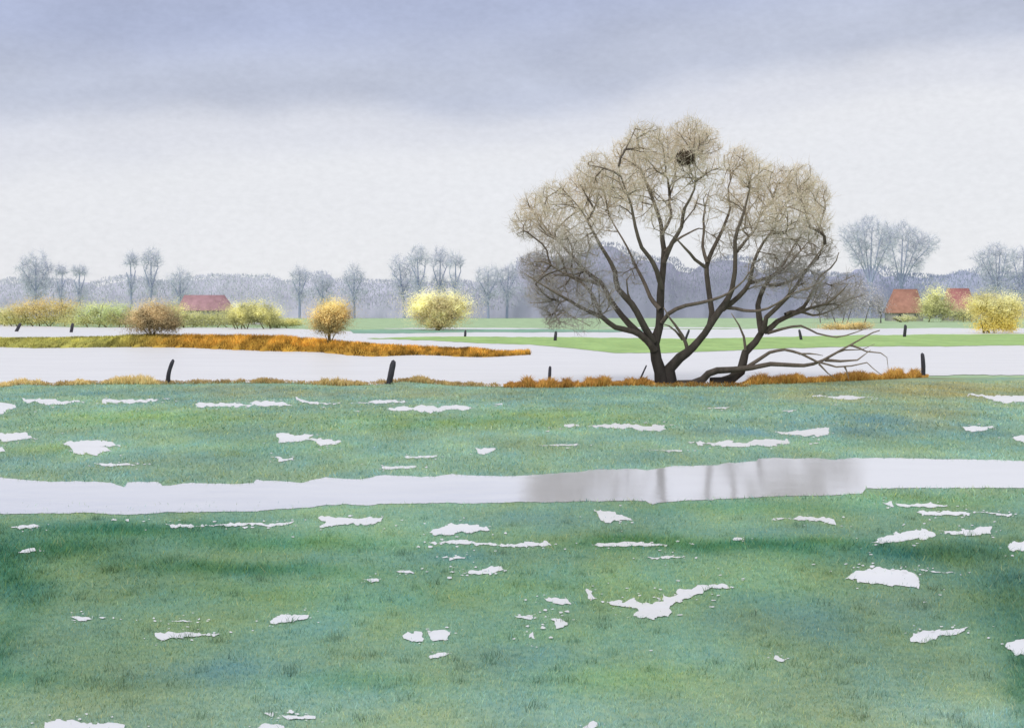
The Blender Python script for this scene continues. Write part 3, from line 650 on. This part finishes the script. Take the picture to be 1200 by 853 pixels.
# nest of twigs high in the crown
nc = wp(803, 185, YW-3.3); r2 = np.random.default_rng(8); ed = []
for k in range(420):
    a, e = r2.uniform(0, 6.283), r2.uniform(-1.2, .9); R_ = .29*(1+.12*r2.normal())
    c = nc+np.array([math.cos(a)*math.cos(e), math.sin(a)*math.cos(e), math.sin(e)*.75])*R_
    t = np.cross(np.array([math.cos(a), math.sin(a), .2]), r2.normal(size=3)); t /= np.linalg.norm(t); l = r2.uniform(.08, .2)
    ed.append(tube(np.array([c-t*l, c+.01, c+t*l]), [.008, .01, .005], 4))
V, off, Fq, Ft = [], 0, [], []
for v, f in ed: V.append(v); Fq.append(f[0]+off); Ft.append(f[1]+off); off += len(v)
V = np.concatenate(V)
nst = empty('nest', tuple(nc)); tag(nst, 'dark round twig nest high in the top of the big willow', 'nest')
mesh_np('nest_twigs', V, [np.concatenate(Fq), np.concatenate(Ft)], M_twig, nst, np.tile(lin((82,68,54)), (len(V), 1)))
# the mossy clay cup inside it
aa = np.linspace(0, 2*math.pi, 15)[:-1]; rr = [(.02, -.22), (.18, -.2), (.28, -.06), (.29, .1), (.23, .13), (.16, .02), (.02, -.02)]
V = np.concatenate([np.c_[np.cos(aa)*r, np.sin(aa)*r, np.full(14, z)] for r, z in rr])+nc
i = np.arange(len(rr)*14).reshape(-1, 14); j = np.roll(i, -1, 1)
mesh_np('nest_cup', V, [np.c_[i[:-1].ravel(), j[:-1].ravel(), j[1:].ravel(), i[1:].ravel()]], M_twig, nst, np.tile(lin((84,72,60)), (len(V), 1)), smooth=True)

# far bare trees: distance haze put into their pale blue grey tints
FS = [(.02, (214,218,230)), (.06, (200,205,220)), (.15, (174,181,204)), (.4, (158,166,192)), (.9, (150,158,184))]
def far_tree(label, px, base, top_lobes, stems, n, d=0, group='bare trees standing over the far woods', seed=1, stops=FS, rt=.036, Y=470):
    sts = [dict(k='trunk' if i == 0 else 'branch', p=p, r0=r0, r1=.5, d=dd, on=None if i == 0 else 0, **{'from': .35}) for i, (p, r0, dd) in enumerate(stems)]
    lb = [(a, b, r, dd, 1.0) for a, b, r, dd in top_lobes]
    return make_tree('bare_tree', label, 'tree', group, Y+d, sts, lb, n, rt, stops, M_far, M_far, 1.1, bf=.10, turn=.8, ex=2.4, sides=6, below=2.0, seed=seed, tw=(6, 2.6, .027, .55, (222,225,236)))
def simple(label, x, top, wid, lobecut, seed, n=420, lean=0, d=0, base=374):
    """one trunk with three forks under a rounded crown"""
    hgt = base-top; r = wid/2
    cy = top+r*lobecut
    st = [([(x, base), (x+lean*.3, base-hgt*.35), (x+lean*.7, base-hgt*.62), (x+lean, top+hgt*.16)], 1.7, 0),
          ([(x+lean*.3, base-hgt*.38), (x-r*.35, base-hgt*.58), (x-r*.62+lean*.5, top+hgt*.30)], 1.0, -2),
          ([(x+lean*.3, base-hgt*.42), (x+r*.35, base-hgt*.6), (x+r*.6+lean*.5, top+hgt*.28)], 1.0, 2)]
    q = np.random.default_rng(seed*7); jj = lambda a: float(q.normal()*a)
    lb = [(x+lean*.2+jj(2), top+hgt*.60, r*.5, 1), (x-r*.55+jj(2), top+hgt*.47, r*.42, 1), (x+r*.55+jj(2), top+hgt*.5, r*.4, -1), (x+lean*.2, top+hgt*.58, r*.55, 0), (x+lean*.6, top+r*.8, r*.8, 0), (x-r*.42+lean*.3, top+r*1.15*lobecut, r*.62, -1.5), (x+r*.42+lean*.3, top+r*1.1*lobecut, r*.62, 1.5), (x+lean*.3, top+hgt*.42, r*.7, 0)]
    return far_tree(label, x, base, lb, st, n, d, seed=seed)
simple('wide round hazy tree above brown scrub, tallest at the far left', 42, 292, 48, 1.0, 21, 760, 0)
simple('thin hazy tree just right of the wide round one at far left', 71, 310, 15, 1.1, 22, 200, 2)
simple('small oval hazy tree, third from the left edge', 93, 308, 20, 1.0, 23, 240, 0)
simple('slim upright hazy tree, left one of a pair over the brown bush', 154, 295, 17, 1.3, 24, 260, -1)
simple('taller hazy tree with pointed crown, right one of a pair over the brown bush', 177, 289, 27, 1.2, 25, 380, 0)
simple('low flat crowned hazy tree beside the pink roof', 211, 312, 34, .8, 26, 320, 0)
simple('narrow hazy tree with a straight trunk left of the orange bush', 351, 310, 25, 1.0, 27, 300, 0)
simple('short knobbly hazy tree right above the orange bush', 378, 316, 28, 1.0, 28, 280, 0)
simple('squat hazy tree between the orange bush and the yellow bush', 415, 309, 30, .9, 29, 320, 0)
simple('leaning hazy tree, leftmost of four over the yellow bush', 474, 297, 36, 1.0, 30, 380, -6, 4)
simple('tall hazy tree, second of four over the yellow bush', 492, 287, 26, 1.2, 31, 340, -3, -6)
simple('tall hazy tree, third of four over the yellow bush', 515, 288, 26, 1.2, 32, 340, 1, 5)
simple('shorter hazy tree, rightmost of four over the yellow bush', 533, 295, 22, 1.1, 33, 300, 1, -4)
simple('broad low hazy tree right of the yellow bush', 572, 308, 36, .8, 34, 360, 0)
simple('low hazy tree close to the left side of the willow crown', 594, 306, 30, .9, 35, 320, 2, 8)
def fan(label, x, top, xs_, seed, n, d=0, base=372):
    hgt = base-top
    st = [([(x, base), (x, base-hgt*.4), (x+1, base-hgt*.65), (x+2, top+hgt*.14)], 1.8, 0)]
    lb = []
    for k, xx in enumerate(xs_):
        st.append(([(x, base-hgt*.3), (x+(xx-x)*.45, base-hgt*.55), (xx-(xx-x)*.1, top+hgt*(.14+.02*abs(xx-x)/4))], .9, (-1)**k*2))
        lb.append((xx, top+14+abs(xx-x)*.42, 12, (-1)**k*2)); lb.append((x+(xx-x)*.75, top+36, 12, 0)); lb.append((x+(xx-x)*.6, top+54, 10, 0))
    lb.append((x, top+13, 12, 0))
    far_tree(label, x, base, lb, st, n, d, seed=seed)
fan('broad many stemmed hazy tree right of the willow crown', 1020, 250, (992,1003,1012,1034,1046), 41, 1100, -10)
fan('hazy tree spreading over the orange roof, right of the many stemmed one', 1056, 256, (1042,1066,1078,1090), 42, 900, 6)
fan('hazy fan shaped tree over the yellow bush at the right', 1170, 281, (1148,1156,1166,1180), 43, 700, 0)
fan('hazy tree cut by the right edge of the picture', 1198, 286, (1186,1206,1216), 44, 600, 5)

# woods along the horizon, distance haze painted into their blue grey
PROF = [(-500,326),(-200,322),(0,331),(30,327),(70,326),(105,329),(112,334),(135,328),(165,322),(200,329),(225,326),(245,323),(268,321),(300,323),(325,322),(336,330),(360,327),(366,320),(385,318),(394,328),(412,324),(430,328),
        (460,329),(480,326),(500,330),(545,329),(570,332),(600,325),(608,302),(629,297),(655,303),(674,300),(690,290),(703,284),(720,286),(732,294),(745,301),(760,302),(789,305),(794,314),(810,317),(822,308),(838,302),(855,300),(879,305),(892,316),(933,317),(974,321),
        (993,320),(1004,312),(1024,313),(1038,321),(1063,320),(1080,323),(1108,320),(1131,314),(1153,319),(1181,320),(1200,318),(1400,322),(1700,320)]
pr = np.array(PROF, float)
def woods_rgb(px):
    return np.stack([np.interp(px, [-100,0,330,480,600,640,900,960,1010,1200], v) for v in
        ((172,174,175,173,168,142,140,145,152,156),(173,175,176,174,169,143,142,147,156,162),(184,186,186,186,182,158,158,164,176,179))], 1)
YF = 500.0
n = 30000
px = np.concatenate([rng.uniform(-60, 1260, int(n*.85)), rng.uniform(-480, 1680, n-int(n*.85))])
top = H-(np.interp(px, pr[:, 0], pr[:, 1])-(fbm(px*.12, px*0+1, 51, 3)-.5)*4-HY)*YF/F
u = 1-.75*rng.uniform(0, 1, n)**1.5
z = top*u; Yw = YF-16+rng.normal(0, 1, n)*14*np.sqrt(np.maximum(1-u, .02))
x = (px-600)*YF/F + rng.normal(0, .8, n)
cen = np.c_[x, Yw, z]; dr = np.c_[rng.normal(0, .38, n), rng.normal(0, .25, n), np.ones(n)]; dr /= np.linalg.norm(dr, axis=1)[:, None]
sd = np.c_[np.ones(n), rng.normal(0, .15, n), np.zeros(n)]*rng.uniform(.08, .22, n)[:, None]
ln = dr*rng.uniform(.6, 1.5, n)[:, None]
V1 = np.stack([cen-sd-ln*.5, cen+sd-ln*.5, cen+ln*.55], 1).reshape(-1, 3)
F1 = np.arange(3*n).reshape(n, 3)
c1 = woods_rgb(px)*(1.03-.10*(1-u)[:, None])*rng.uniform(.98, 1.02, (n, 1))
C1 = np.repeat(lin(np.clip(c1, 0, 255)), 3, 0)*1.48
# dense inner mass of the wood
qx = np.arange(-500, 1701, 3.0); qt = H-(np.interp(qx, pr[:, 0], pr[:, 1])+1.2-HY)*YF/F
rows, cc = [], []
for k, (dy, fz) in enumerate([(-16, 0), (-13, .35), (-8, .68), (-3, .9), (2, .97), (14, .6), (20, 0)]):
    w_ = (fbm(qx*.04, qx*0+k*.25, 60, 3)-.5)*10
    rows.append(np.c_[(qx-600)*YF/F, YF+dy+w_, qt*np.clip(fz+(fbm(qx*.08, qx*0+k*.3, 66, 3)-.5)*.05*(fz > 0), 0, .99)-(fz == 0)*.05]); cc.append(lin(woods_rgb(qx)*.99))
V2 = np.concatenate(rows); C2 = np.concatenate(cc)*1.42; F2 = grid_faces(7, len(qx))+len(V1)
tag(mesh_np('woods', np.concatenate([V1, V2]), [F1, F2], M_woods, col=np.concatenate([C1, C2])), label='hazy blue grey woods along the horizon', kind='stuff')

# ---------------------------------------------------------------- bushes
def bush(name, label, cat, Y, lobes, cols, n, leaf, group=None, stem_base=None, z0=0.0, nst=7, soft=1.0, seed=3, stemc=(104,92,60), sparse_low=0.0):
    """lobes on the plate (cx, cy, rx, ry); cols: (top, middle, low) tints of the twig haze"""
    r2 = np.random.default_rng(seed); s = Y/F; n = int(n*2.2)
    cxm = np.mean([l[0] for l in lobes]); root = empty(name, ((stem_base or cxm)*s-600*s, Y, z0)); tag(root, label, cat, group)
    lobes = [(a, b-.06*d, c_*1.12, d*1.12) for a, b, c_, d in lobes]
    ws = np.array([l[2]*l[3] for l in lobes]); ws = ws/ws.sum(); P, R = [], []
    for l, w in zip(lobes, ws):
        k = int(n*w); g = r2.normal(size=(k, 3)); g /= np.linalg.norm(g, axis=1)[:, None]
        rad = np.abs(r2.normal(.66, .30*soft, (k, 1)))
        az = np.arctan2(g[:, 2], g[:, 0]); rad *= (1+.18*(fbm(az*1.9+seed, g[:, 1]*2+3, seed, 3)[:, None]-.5)*2)
        g = g*rad; c = wp(l[0], l[1], Y); P.append(c+g*np.array([l[2], (l[2]+l[3])*.45, l[3]])*s); R.append(rad[:, 0])
    P = np.concatenate(P); R = np.concatenate(R)
    k = P[:, 2] > z0+.04; P = P[k]; R = R[k]; n = len(P)
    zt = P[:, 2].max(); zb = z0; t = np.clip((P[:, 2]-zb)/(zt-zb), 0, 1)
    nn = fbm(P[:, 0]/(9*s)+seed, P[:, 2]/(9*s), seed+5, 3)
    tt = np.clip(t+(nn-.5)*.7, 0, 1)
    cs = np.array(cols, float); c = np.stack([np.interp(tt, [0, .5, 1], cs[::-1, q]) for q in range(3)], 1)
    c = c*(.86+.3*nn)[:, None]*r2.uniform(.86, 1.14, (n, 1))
    nv = r2.normal(size=(n, 3))*.35; nv[:, 2] += .9; nv[:, 1] -= .6; nv /= np.linalg.norm(nv, axis=1)[:, None]
    a = np.cross(nv, r2.normal(size=(n, 3))); a /= np.linalg.norm(a, axis=1)[:, None]; b = np.cross(nv, a)
    sz = .78*leaf*s*r2.uniform(.5, 1.2, n)[:, None]*np.clip(1.5-R, .45, 1)[:, None]
    V = np.stack([P-a*sz, P+b*sz*.55, P+a*sz, P-b*sz*.55], 1).reshape(-1, 3)
    mesh_np('foliage', V, [np.arange(4*n).reshape(n, 4)], M_leaf, root, np.repeat(lin(muted(c, .32, 1.06))*ALB*1.45, 4, 0))
    for i in range(nst):
        l = lobes[r2.integers(len(lobes))]; a0 = r2.uniform(0, 6.283); rr = math.sqrt(r2.uniform(.1, .9))
        e = wp(l[0]+math.cos(a0)*rr*l[2]*.95, l[1]-abs(math.sin(a0))*rr*l[3]*.9, Y+r2.normal()*l[2]*s*.3)
        sx = stem_base if stem_base is not None else l[0]+(e[0]/s+600-l[0])*.35
        b0 = np.array([(sx-600+r2.normal()*1.2)*s, Y+r2.normal()*1.2*s, z0-.05]); m = b0*.45+e*.55+np.array([0, 0, .1*(e[2]-z0)])
        pth = spline([b0, m, e], (e[2]-z0)/5+.05); rd = np.linspace(1.0, .25, len(pth))*s*.7
        v, f = tube(pth, rd, 5)
        mesh_np('stem', v, f, M_leaf, root, np.tile(lin(stemc)*ALB, (len(v), 1)))
    return root
BKZ = lambda px: (float(np.interp(px, pxs, Yc)), float(np.interp(px, pxs, zc)))
y1, z1 = BKZ(178)
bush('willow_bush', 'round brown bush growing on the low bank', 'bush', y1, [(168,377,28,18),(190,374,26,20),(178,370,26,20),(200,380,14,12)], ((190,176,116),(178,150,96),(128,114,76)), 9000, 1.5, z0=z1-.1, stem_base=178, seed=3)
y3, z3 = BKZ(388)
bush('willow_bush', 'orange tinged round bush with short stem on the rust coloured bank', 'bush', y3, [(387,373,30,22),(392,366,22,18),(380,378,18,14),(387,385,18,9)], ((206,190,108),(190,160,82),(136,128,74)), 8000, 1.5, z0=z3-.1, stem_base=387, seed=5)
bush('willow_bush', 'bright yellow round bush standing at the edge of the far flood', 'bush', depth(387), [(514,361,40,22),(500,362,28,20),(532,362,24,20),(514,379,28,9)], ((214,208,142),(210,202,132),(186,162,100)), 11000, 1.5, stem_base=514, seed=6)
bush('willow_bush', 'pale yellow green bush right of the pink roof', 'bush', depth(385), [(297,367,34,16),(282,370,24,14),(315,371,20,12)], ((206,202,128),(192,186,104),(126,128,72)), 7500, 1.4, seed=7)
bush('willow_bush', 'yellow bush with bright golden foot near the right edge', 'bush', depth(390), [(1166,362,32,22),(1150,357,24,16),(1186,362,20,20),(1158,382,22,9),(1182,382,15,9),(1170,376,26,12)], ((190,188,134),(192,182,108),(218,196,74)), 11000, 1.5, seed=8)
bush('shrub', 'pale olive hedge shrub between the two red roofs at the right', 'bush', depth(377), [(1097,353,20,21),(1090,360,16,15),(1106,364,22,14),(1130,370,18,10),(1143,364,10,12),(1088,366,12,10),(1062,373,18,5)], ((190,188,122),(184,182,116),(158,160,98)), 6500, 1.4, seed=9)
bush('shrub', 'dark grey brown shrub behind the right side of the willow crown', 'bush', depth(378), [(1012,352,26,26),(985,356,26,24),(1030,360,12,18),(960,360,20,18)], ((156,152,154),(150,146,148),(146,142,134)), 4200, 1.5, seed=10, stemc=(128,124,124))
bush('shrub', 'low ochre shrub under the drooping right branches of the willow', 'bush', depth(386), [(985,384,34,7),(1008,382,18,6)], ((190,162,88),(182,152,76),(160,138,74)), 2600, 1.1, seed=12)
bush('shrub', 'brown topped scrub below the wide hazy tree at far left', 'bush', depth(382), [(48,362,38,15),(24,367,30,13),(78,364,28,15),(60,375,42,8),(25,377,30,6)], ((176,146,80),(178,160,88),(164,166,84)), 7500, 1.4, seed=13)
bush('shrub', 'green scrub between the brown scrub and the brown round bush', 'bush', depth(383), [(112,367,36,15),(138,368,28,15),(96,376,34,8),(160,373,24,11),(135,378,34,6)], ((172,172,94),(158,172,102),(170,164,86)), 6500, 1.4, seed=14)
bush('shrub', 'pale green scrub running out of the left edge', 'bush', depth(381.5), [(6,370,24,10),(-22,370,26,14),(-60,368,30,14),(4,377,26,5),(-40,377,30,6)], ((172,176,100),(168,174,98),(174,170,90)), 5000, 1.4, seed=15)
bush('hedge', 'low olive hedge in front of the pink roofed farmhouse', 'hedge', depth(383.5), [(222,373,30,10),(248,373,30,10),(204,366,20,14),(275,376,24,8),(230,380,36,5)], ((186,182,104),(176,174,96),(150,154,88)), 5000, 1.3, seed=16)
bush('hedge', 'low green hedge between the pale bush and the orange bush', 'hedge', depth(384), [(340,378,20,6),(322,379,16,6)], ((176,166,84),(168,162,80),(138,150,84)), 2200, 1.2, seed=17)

# ---------------------------------------------------------------- farmhouses
def house(name, label, Y, x0, x1, ye, yr, base, roofc, hip0, hip1, dep, group='farmhouses behind the hedges'):
    s = Y/F; X0, X1 = (x0-600)*s, (x1-600)*s; zb = 0.0; ze = H-(ye-HY)*s; zr = H-(yr-HY)*s
    root = empty(name, ((X0+X1)/2, Y+dep/2, 0)); tag(root, label, 'house', group)
    o = .35                                   # eaves overhang
    wx0, wx1, wy0, wy1 = X0+o, X1-o, Y+o, Y+dep-o
    zt = ze+.05
    V = [(wx0,wy0,zb),(wx1,wy0,zb),(wx1,wy1,zb),(wx0,wy1,zb),(wx0,wy0,zt),(wx1,wy0,zt),(wx1,wy1,zt),(wx0,wy1,zt)]
    mesh_np('wall', V, [np.array([(0,1,5,4),(1,2,6,5),(2,3,7,6),(3,0,4,7)])], M_wall, root, np.tile(lin((168,164,162)), (8, 1)))
    R0, R1 = X0+hip0*s, X1-hip1*s; ym = Y+dep/2; t = .16
    top = [(X0,Y,ze),(X1,Y,ze),(X1,Y+dep,ze),(X0,Y+dep,ze),(R0,ym,zr),(R1,ym,zr)]
    V = top+[(a,b,c-t) for a,b,c in top]
    q = np.array([(0,1,5,4),(2,3,4,5),(6,10,11,7),(8,11,10,9),(0,6,7,1),(1,7,8,2),(2,8,9,3),(3,9,6,0)]); tr = np.array([(1,2,5),(3,0,4),(7,11,8),(9,10,6)])
    rf = mesh_np('roof', V, [q, tr], tile_mat('roof_tiles', lin(roofc)), root)
    # ridge cap and small framed windows
    v, f = tube(np.array([(R0-.1,ym,zr+.02),((R0+R1)/2,ym,zr+.03),(R1+.1,ym,zr+.02)]), [.14]*3, 6)
    mesh_np('ridge', v, f, tile_mat('ridge_tiles', lin(roofc)*.9), rf).location = (0, 0, 0)
    rf.data.update()
    w = X1-X0; k = max(2, int(w/3))
    for i in range(k):
        cx = X0+w*(i+.5)/k; z0_, z1_ = 1.0, min(2.2, ze-.4)
        V = [(cx-.5,wy0-.03,z0_),(cx+.5,wy0-.03,z0_),(cx+.5,wy0-.03,z1_),(cx-.5,wy0-.03,z1_)]
        mesh_np('window', V, [np.array([(0,1,2,3)])], M_wall, root, np.tile(lin((70,74,84)), (4, 1)))
    return root
house('farmhouse', 'farmhouse with a long muted pink red roof behind the left hedge', 260.0, 207, 266, 363, 345, 380, (186,148,152), 3, 8, 8.0)
house('farmhouse', 'farmhouse with orange red roof beside the dark shrub at the right', 352.0, 1046, 1084, 366, 338, 376, (184,138,120), 7, 3, 9.0)
house('farmhouse', 'farmhouse with brighter red roof nearest the yellow bush at the right edge', 356.0, 1114, 1146, 364, 337, 376, (188,130,126), 2, 4, 9.0)

# ---------------------------------------------------------------- fence posts in the water
def post(label, bx, by, tx, ty, wpx, bow=0.0, seed=0, splinter=0.0):
    Y = depth(by); s = Y/F; b = wp(bx, by, Y); t = wp(tx, ty, Y)
    root = None
    n = 9; tt = np.linspace(-.12, 1, n)
    P = np.array([b+(t-b)*k+np.array([bow*s*4*k*(1-k), .02*k, 0]) for k in tt])
    rad = np.array([1.0, 1.0, 1.02, .98, 1.0, .97, .95, .92, .78])*wpx*.45*s
    sides = 9; v, f = tube(P, rad, sides, .14, seed)
    v = v.copy(); v[-1-sides:-1, 2] += np.linspace(-.5, .5, sides)*rad[-1]*.8     # weathered slanting top
    v[-1, 2] += rad[-1]*.1
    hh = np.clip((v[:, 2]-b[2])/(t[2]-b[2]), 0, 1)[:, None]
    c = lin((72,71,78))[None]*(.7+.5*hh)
    loc = np.array([b[0], b[1], 0.0])
    o = mesh_np('fence_post', v-loc, f, M_post, None, c, smooth=True); o.location = loc
    return tag(o, label, 'post', 'old fence posts standing in the flood')
post('tiny tilted dark post in the far water at the left edge', 19, 388, 23.5, 379, 4.2, 0, 1)
post('tiny upright dark post in the far water left of the brown bush', 83.5, 389, 85, 379, 4.2, 0, 2)
post('curved dark post on the left shore', 197, 448.5, 202.5, 422, 5.6, -1.6, 3)
post('thickest dark post, leaning on the shore below the rust bank', 456, 449.5, 461, 423.5, 8.0, 0, 4)
post('tiny post in the far water just right of the yellow bush', 545, 394, 545.5, 387, 3.2, 0, 5)
post('small upright post on the shore left of the willow trunk', 644, 444, 644.6, 429.5, 4.2, 0, 6)
post('small post on the bright green strip left of the willow', 650.5, 399, 651.5, 388.5, 4.0, 0, 7)
post('thin leaning stake close to the left willow trunk', 750, 444.5, 757.5, 428, 2.2, 0, 8)
post('small leaning post in the far water between the willow trunks', 803, 398, 807.5, 386.5, 3.4, 0, 9)
post('small post in the far water behind the right willow trunk', 939, 398, 936.8, 386.5, 3.6, 0, 10)
post('small dark post on the green strip between willow and right roofs', 1060, 394.5, 1061, 381, 4.2, 0, 11)
post('tall dark post on the shore at the right, past the fallen limb', 1082, 440, 1081, 414.5, 5.6, .4, 12)

# ---------------------------------------------------------------- sky, sun, camera
world = bpy.data.worlds.new('World'); bpy.context.scene.world = world; world.use_nodes = True
nt = world.node_tree; N, L = nt.nodes, nt.links; N.clear()
out = N.new('ShaderNodeOutputWorld'); bg = N.new('ShaderNodeBackground'); bg.inputs['Strength'].default_value = 1.0
SUN_EL, SUN_AZ = math.radians(48), math.radians(215)
sky = N.new('ShaderNodeTexSky'); sky.sky_type = 'NISHITA'; sky.sun_disc = False; sky.sun_elevation = SUN_EL; sky.sun_rotation = SUN_AZ
sk = N.new('ShaderNodeVectorMath'); sk.operation = 'SCALE'; sk.inputs['Scale'].default_value = 0.10; L.new(sky.outputs[0], sk.inputs[0])
tc = N.new('ShaderNodeTexCoord'); sep = N.new('ShaderNodeSeparateXYZ'); L.new(tc.outputs['Generated'], sep.inputs[0])
mp = N.new('ShaderNodeMapping'); mp.inputs['Scale'].default_value = (1.0, 1.0, 2.6); L.new(tc.outputs['Generated'], mp.inputs['Vector'])
nz = N.new('ShaderNodeTexNoise'); nz.inputs['Scale'].default_value = 3.4; nz.inputs['Detail'].default_value = 7; nz.inputs['Roughness'].default_value = .5; L.new(mp.outputs[0], nz.inputs['Vector'])
def math_node(op, a, b=None, c=None):
    m = N.new('ShaderNodeMath'); m.operation = op
    for i, v in enumerate((a, b, c)):
        if v is None: continue
        if isinstance(v, (int, float)): m.inputs[i].default_value = v
        else: L.new(v, m.inputs[i])
    return m.outputs[0]
nc_ = math_node('SUBTRACT', nz.outputs['Fac'], 0.5)
h0 = math_node('MULTIPLY_ADD', nc_, 0.085, sep.outputs['Z'])            # cloud base height varies
h1 = math_node('MULTIPLY_ADD', sep.outputs['X'], -0.085, h0)           # lower and darker towards the left
cr = N.new('ShaderNodeValToRGB'); cr.color_ramp.interpolation = 'EASE'
E = cr.color_ramp.elements
E[0].position = 0.0; E[0].color = (*lin((236,237,241)), 1)
E[1].position = 1.0; E[1].color = (*lin((216,217,223)), 1)
for p, c in ((.115, (235,236,241)), (.145, (224,226,235)), (.182, (194,200,218)), (.25, (180,189,217)), (.6, (214,216,224))):
    e = E.new(p); e.color = (*lin(c), 1)
L.new(h1, cr.inputs[0])
gr = N.new('ShaderNodeTexNoise'); gr.inputs['Scale'].default_value = 160; gr.inputs['Detail'].default_value = 3
mg = N.new('ShaderNodeMapping'); mg.inputs['Scale'].default_value = (1, 1, 1.8); L.new(tc.outputs['Generated'], mg.inputs['Vector']); L.new(mg.outputs[0], gr.inputs['Vector'])
m3 = N.new('ShaderNodeMapping'); m3.inputs['Scale'].default_value = (1, 1, 2.2); m3.inputs['Rotation'].default_value = (0, .5, 0); L.new(tc.outputs['Generated'], m3.inputs['Vector'])
n3 = N.new('ShaderNodeTexNoise'); n3.inputs['Scale'].default_value = 9; n3.inputs['Detail'].default_value = 6; L.new(m3.outputs[0], n3.inputs['Vector'])
g1 = math_node('MULTIPLY_ADD', gr.outputs['Fac'], 0.14, 0.93)
dk = math_node('MULTIPLY', math_node('SUBTRACT', n3.outputs['Fac'], 0.5), math_node('MINIMUM', math_node('MAXIMUM', math_node('MULTIPLY_ADD', h1, 9.0, -1.2), 0.06), 0.45))
gv = math_node('ADD', g1, dk)
cs = N.new('ShaderNodeVectorMath'); cs.operation = 'SCALE'; L.new(cr.outputs[0], cs.inputs[0]); L.new(gv, cs.inputs['Scale'])
mx = N.new('ShaderNodeMix'); mx.data_type = 'RGBA'; mx.inputs['Factor'].default_value = 0.94
L.new(sk.outputs[0], mx.inputs['A']); L.new(cs.outputs[0], mx.inputs['B'])
L.new(mx.outputs['Result'], bg.inputs['Color']); L.new(bg.outputs[0], out.inputs['Surface'])

sl = bpy.data.lights.new('sun', 'SUN'); sl.energy = 1.5; sl.angle = math.radians(25); sl.color = (1.0, .965, .92)
so = link(bpy.data.objects.new('sun', sl))
# sun_rotation turns clockwise from +Y; the lamp shines from that direction
dx, dy, dz = math.sin(SUN_AZ)*math.cos(SUN_EL), math.cos(SUN_AZ)*math.cos(SUN_EL), math.sin(SUN_EL)
from mathutils import Vector
so.rotation_euler = Vector((dx, dy, dz)).to_track_quat('Z', 'Y').to_euler()
so.location = (0, 0, 50)

cd = bpy.data.cameras.new('camera'); cd.lens = 45.0; cd.sensor_width = 36.0; cd.sensor_fit = 'HORIZONTAL'
cd.shift_y = -(426.0-HY)/1200.0; cd.clip_end = 20000; cd.clip_start = .1
cam = link(bpy.data.objects.new('camera', cd)); cam.location = (0, 0, H); cam.rotation_euler = (math.radians(90), 0, 0)
sc = bpy.context.scene; sc.camera = cam
sc.view_settings.view_transform = 'Standard'; sc.view_settings.look = 'None'; sc.view_settings.exposure = 0
sc.render.engine = 'CYCLES'; sc.cycles.max_bounces = 6; sc.cycles.use_denoising = True
